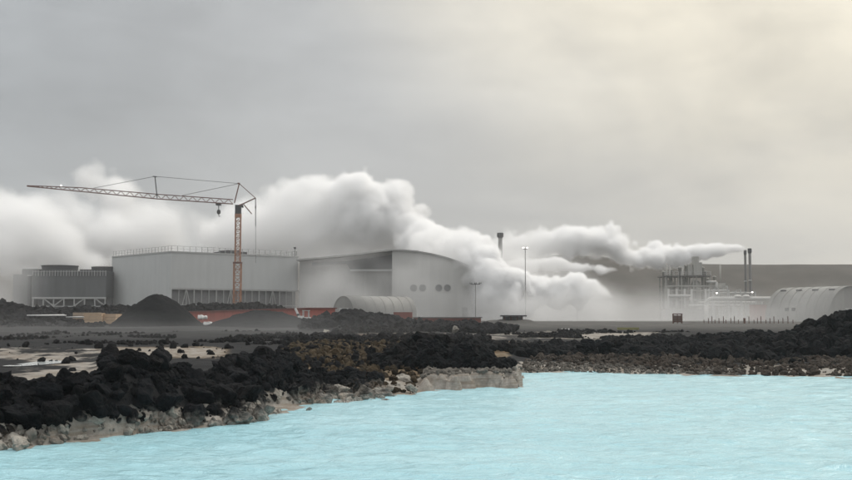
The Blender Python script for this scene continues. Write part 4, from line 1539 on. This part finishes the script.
# what has drifted on to the left, paler and torn
plume('steam_cloud', 'pale torn steam drifting behind the crane',
      [(300, 226, 42, 316), (255, 228, 34, 316), (205, 232, 36, 318), (150, 235, 38, 318), (95, 240, 40, 320), (40, 235, 46, 320), (-40, 230, 50, 322)],
      .38, 1.1, 5, (.03, 12.0), ((.06, 9.0), (.15, 5.0)), 6.0, margin=8, thin=(.05, .33, .60, .18), detail=(.3, 3.0))
plume('steam_cloud', 'bright steam bank rising at the far left behind the cooling towers',
      [(-90, 222, 42, 290), (-30, 226, 44, 290), (20, 234, 46, 290), (60, 250, 36, 290), (95, 262, 22, 290), (125, 262, 10, 290)],
      .35, .9, 5, (.035, 8.0), ((.07, 8.0), (.16, 5.0), (.4, 2.0)), 5.0, margin=6, detail=(.5, 1.5))
plume('steam_cloud', 'loose steam puff rising behind the crane jib',
      [(140, 222, 18, 330), (118, 200, 22, 330), (88, 182, 18, 330)],
      .4, .8, 4, (.05, 6.0), ((.09, 5.0), (.22, 3.0)), 3.5, margin=6, detail=(.5, 1.5))
# the plume from the pair of chimneys
plume('steam_plume', 'long grey steam plume trailing left from the pair of chimneys',
      [(748, 250.5, 2.2, 321), (738, 250.5, 4.2, 321), (722, 251.5, 7.5, 321), (700, 253, 9.5, 321), (680, 255, 13, 321), (658, 256, 15, 321), (636, 256, 15, 321), (615, 247, 17, 321), (595, 241, 20, 321),
       (570, 240, 20, 321), (545, 243, 19, 321), (518, 247, 19, 321), (490, 255, 18, 321)],
      2.2, .42, 2.0, (.06, 2.6), ((.10, 3.6), (.19, 3.6), (.37, 2.2)), (X_(600, 321), X_(740, 321), 1.5, .4), margin=4, detail=(.8, 1.8), thin=(.22, .32, .58, .2),
      calm=(X_(630, 321), X_(742, 321), .12), thicker=(X_(500, 321), X_(690, 321), .22))
plume('steam_plume', 'short low steam trail between the two larger plumes',
      [(617, 269, 1.8, 310), (600, 268.5, 4.6, 310), (578, 266.5, 6.5, 310), (555, 264, 7.5, 310), (535, 264, 7, 310), (510, 266, 7, 310)],
      1.6, .4, 2.0, (.08, 2.0), ((.22, 2.6), (.5, 1.4)), .6, margin=3, detail=(1.0, .6), calm=(X_(580, 310), X_(614, 310), .2))


# fog creeping over the ground
def fog(name, label, x0, x1, y0, y1, ztop, dens, vox, sc_, lo, hi, hfall, edges):
    mn, mx = (x0, y0, -.4), (x1, y1, ztop)
    g = GN(name, mn, mx, vox, steam_mat(name + '_vapour', dens, step=1.2))
    s = g.g.nodes.new('ShaderNodeSeparateXYZ')
    g.set(s.inputs[0], g.pos)
    n = g.rng(g.noise(g.v('MULTIPLY', g.pos, (1, 1, 1.6)), sc_, 4.0, .55), lo, hi, 0, 1, True)
    top = g.m('ADD', s.outputs[2], g.m('MULTIPLY', g.m('SUBTRACT', n, .5), -hfall * .9))
    h = g.rng(top, hfall * .15, hfall, 1, 0, True)
    e = g.rng(s.outputs[0], x0, x0 + edges[0], 0, 1, True)
    e = g.m('MULTIPLY', e, g.rng(s.outputs[0], x1 - edges[1], x1, 1, 0, True))
    e = g.m('MULTIPLY', e, g.rng(s.outputs[1], y0, y0 + edges[2], 0, 1, True))
    e = g.m('MULTIPLY', e, g.rng(s.outputs[1], y1 - edges[3], y1, 1, 0, True))
    d = g.m('MULTIPLY', g.m('MULTIPLY', h, e), g.m('MULTIPLY_ADD', n, .7, .3))
    g.finish(d, label, 'fog')


fog('ground_fog', 'white fog lying before the plant and the curved roof hall', X_(425, 250), X_(835, 250), 200, 286, 15, .021, 1.5, .05, .3, .7, 8, (26, 26, 14, 10))
fog('ground_fog', 'thick fog spreading under the great plume', X_(446, 250), X_(622, 250), 254, 294, 24, .15, 1.3, .06, .3, .7, 19, (14, 24, 8, 8))
fog('ground_fog', 'low fog rolling at the foot of the great plume', X_(452, 245), X_(640, 245), 234, 256, 12, .13, 1.0, .09, .25, .7, 9, (10, 14, 7, 3))
fog('ground_fog', 'thin fog around the left end of the curved roof hall', X_(285, 250), X_(470, 250), 226, 255, 17, .055, 1.5, .06, .25, .7, 18, (12, 16, 6, 4))
fog('ground_fog', 'fog bank swallowing the left end of the cooling tower building', X_(-140, 240), X_(42, 240), 226, 254.6, 24, .05, 1.3, .06, .25, .7, 24, (6, 10, 8, 3))
fog('ground_fog', 'thin mist over the dark plain', X_(-60, 110), X_(470, 110), 66, 128, 2.6, .0065, 1.2, .09, .25, .75, 2.2, (10, 10, 12, 12))

# ------------------------------------------------------------------ air
n = new_mat('thin_haze')
p = n.n('ShaderNodeVolumePrincipled', ins={'Color': (.93, .93, .92, 1), 'Density': .00032, 'Anisotropy': .1})
n.t.links.new(p.outputs[0], n.out.inputs['Volume'])
hz = MB().box(-1100, 1100, -60, 1100, -4, 110).build('haze', n.m)
tag(hz, 'thin pale haze over the whole site', 'haze', None, 'stuff')

# ------------------------------------------------------------------ daylight
SUN_AZ, SUN_EL = R(48), R(48)      # ahead and to the right, behind cloud
S = Vector((math.sin(SUN_AZ) * math.cos(SUN_EL), math.cos(SUN_AZ) * math.cos(SUN_EL), math.sin(SUN_EL)))
sl = bpy.data.lights.new('sun', 'SUN')
sl.energy = 1.5
sl.angle = R(20)
sl.color = (1, .95, .86)
so = bpy.data.objects.new('sun', sl)
col.objects.link(so)
so.rotation_euler = S.to_track_quat('Z', 'Y').to_euler()

w = bpy.data.worlds.new('World')
sc.world = w
w.use_nodes = True


class WT(NT):
    def __init__(s, w):
        s.t = w.node_tree
        s.t.nodes.clear()
        s.out = s.t.nodes.new('ShaderNodeOutputWorld')


GA, GE = R(26), R(27)               # the thin, bright place in the cloud
GL = (math.sin(GA) * math.cos(GE), math.cos(GA) * math.cos(GE), math.sin(GE))
q = WT(w)
d = q.n('ShaderNodeTexCoord').outputs['Generated']
sky = q.n('ShaderNodeTexSky', sky_type='NISHITA', sun_disc=False, sun_elevation=SUN_EL, sun_rotation=SUN_AZ, air_density=1.0, dust_density=2.0)
xyz = q.xyz(d)
dot = q.n('ShaderNodeVectorMath', operation='DOT_PRODUCT', ins={0: d, 1: tuple(GL)}).outputs['Value']
# flat cloud sheets: project the direction on to a cloud base, so that bands flatten towards the horizon
den = q.math('ADD', q.math('MAXIMUM', xyz[2], 0.0), .16)
pl = q.n('ShaderNodeCombineXYZ', ins={0: q.math('DIVIDE', xyz[0], den), 1: q.math('DIVIDE', xyz[1], den), 2: 0.0}).outputs[0]
c1 = q.noise(q.scl(pl, (1.0, .8, 1)), .75, 6, .52, .6)
c2 = q.noise(q.scl(d, (2.2, 2.2, 4.5)), 1.6, 5, .5, .5)
glow = q.n('ShaderNodeMapRange', interpolation_type='SMOOTHSTEP', ins={'Value': q.math('ADD', dot, q.math('MULTIPLY', q.math('SUBTRACT', c1, .5), .14)), 'From Min': .845, 'From Max': 1.0}).outputs[0]
left = q.ramp(xyz[0], -.36, .22)
base = q.mix(left, (.42, .44, .455), (.515, .507, .49))
cl = q.mix(glow, base, (.98, .905, .74))
hor = q.ramp(xyz[2], .02, .16, .55, 0)
cl = q.mix(q.math('MULTIPLY', hor, left), cl, (.51, .505, .49))
up = q.ramp(xyz[2], .33, .95)
cl = q.mix(up, cl, (1.62, 1.61, 1.58))
back = q.ramp(xyz[1], -.1, -.6, 0, .7)
cl = q.mix(q.math('MULTIPLY', back, q.math('SUBTRACT', 1.0, up)), cl, (.60, .63, .66))
c3 = q.noise(q.scl(d, (3.0, 3.0, 11.0)), 2.1, 6, .55, .7)
lum = q.math('ADD', q.math('MULTIPLY', q.math('SUBTRACT', c1, .5), .8), q.math('MULTIPLY', q.math('SUBTRACT', c2, .5), .6))
lum = q.math('ADD', lum, q.math('MULTIPLY', q.math('SUBTRACT', c3, .5), .32))
lum = q.math('ADD', 1.0, q.math('MULTIPLY', lum, q.ramp(xyz[2], .03, .2, .25, 1)))
cl = q.n('ShaderNodeVectorMath', operation='SCALE', ins={0: cl, 'Scale': q.math('MULTIPLY', lum, 10.0)}).outputs[0]
fin = q.mix(.95, sky.outputs[0], cl)
bg = q.n('ShaderNodeBackground', ins={0: fin, 1: .1})
q.t.links.new(bg.outputs[0], q.out.inputs['Surface'])

# ------------------------------------------------------------------ render settings
sc.view_settings.view_transform = 'Standard'
sc.view_settings.look = 'None'
sc.view_settings.gamma = 1
sc.view_settings.exposure = 0
sc.view_settings.use_curve_mapping = False
sc.render.engine = 'CYCLES'
sc.cycles.use_denoising = True
sc.cycles.volume_bounces = 12
sc.cycles.max_bounces = 16
sc.cycles.diffuse_bounces = 3
sc.cycles.volume_max_steps = 512
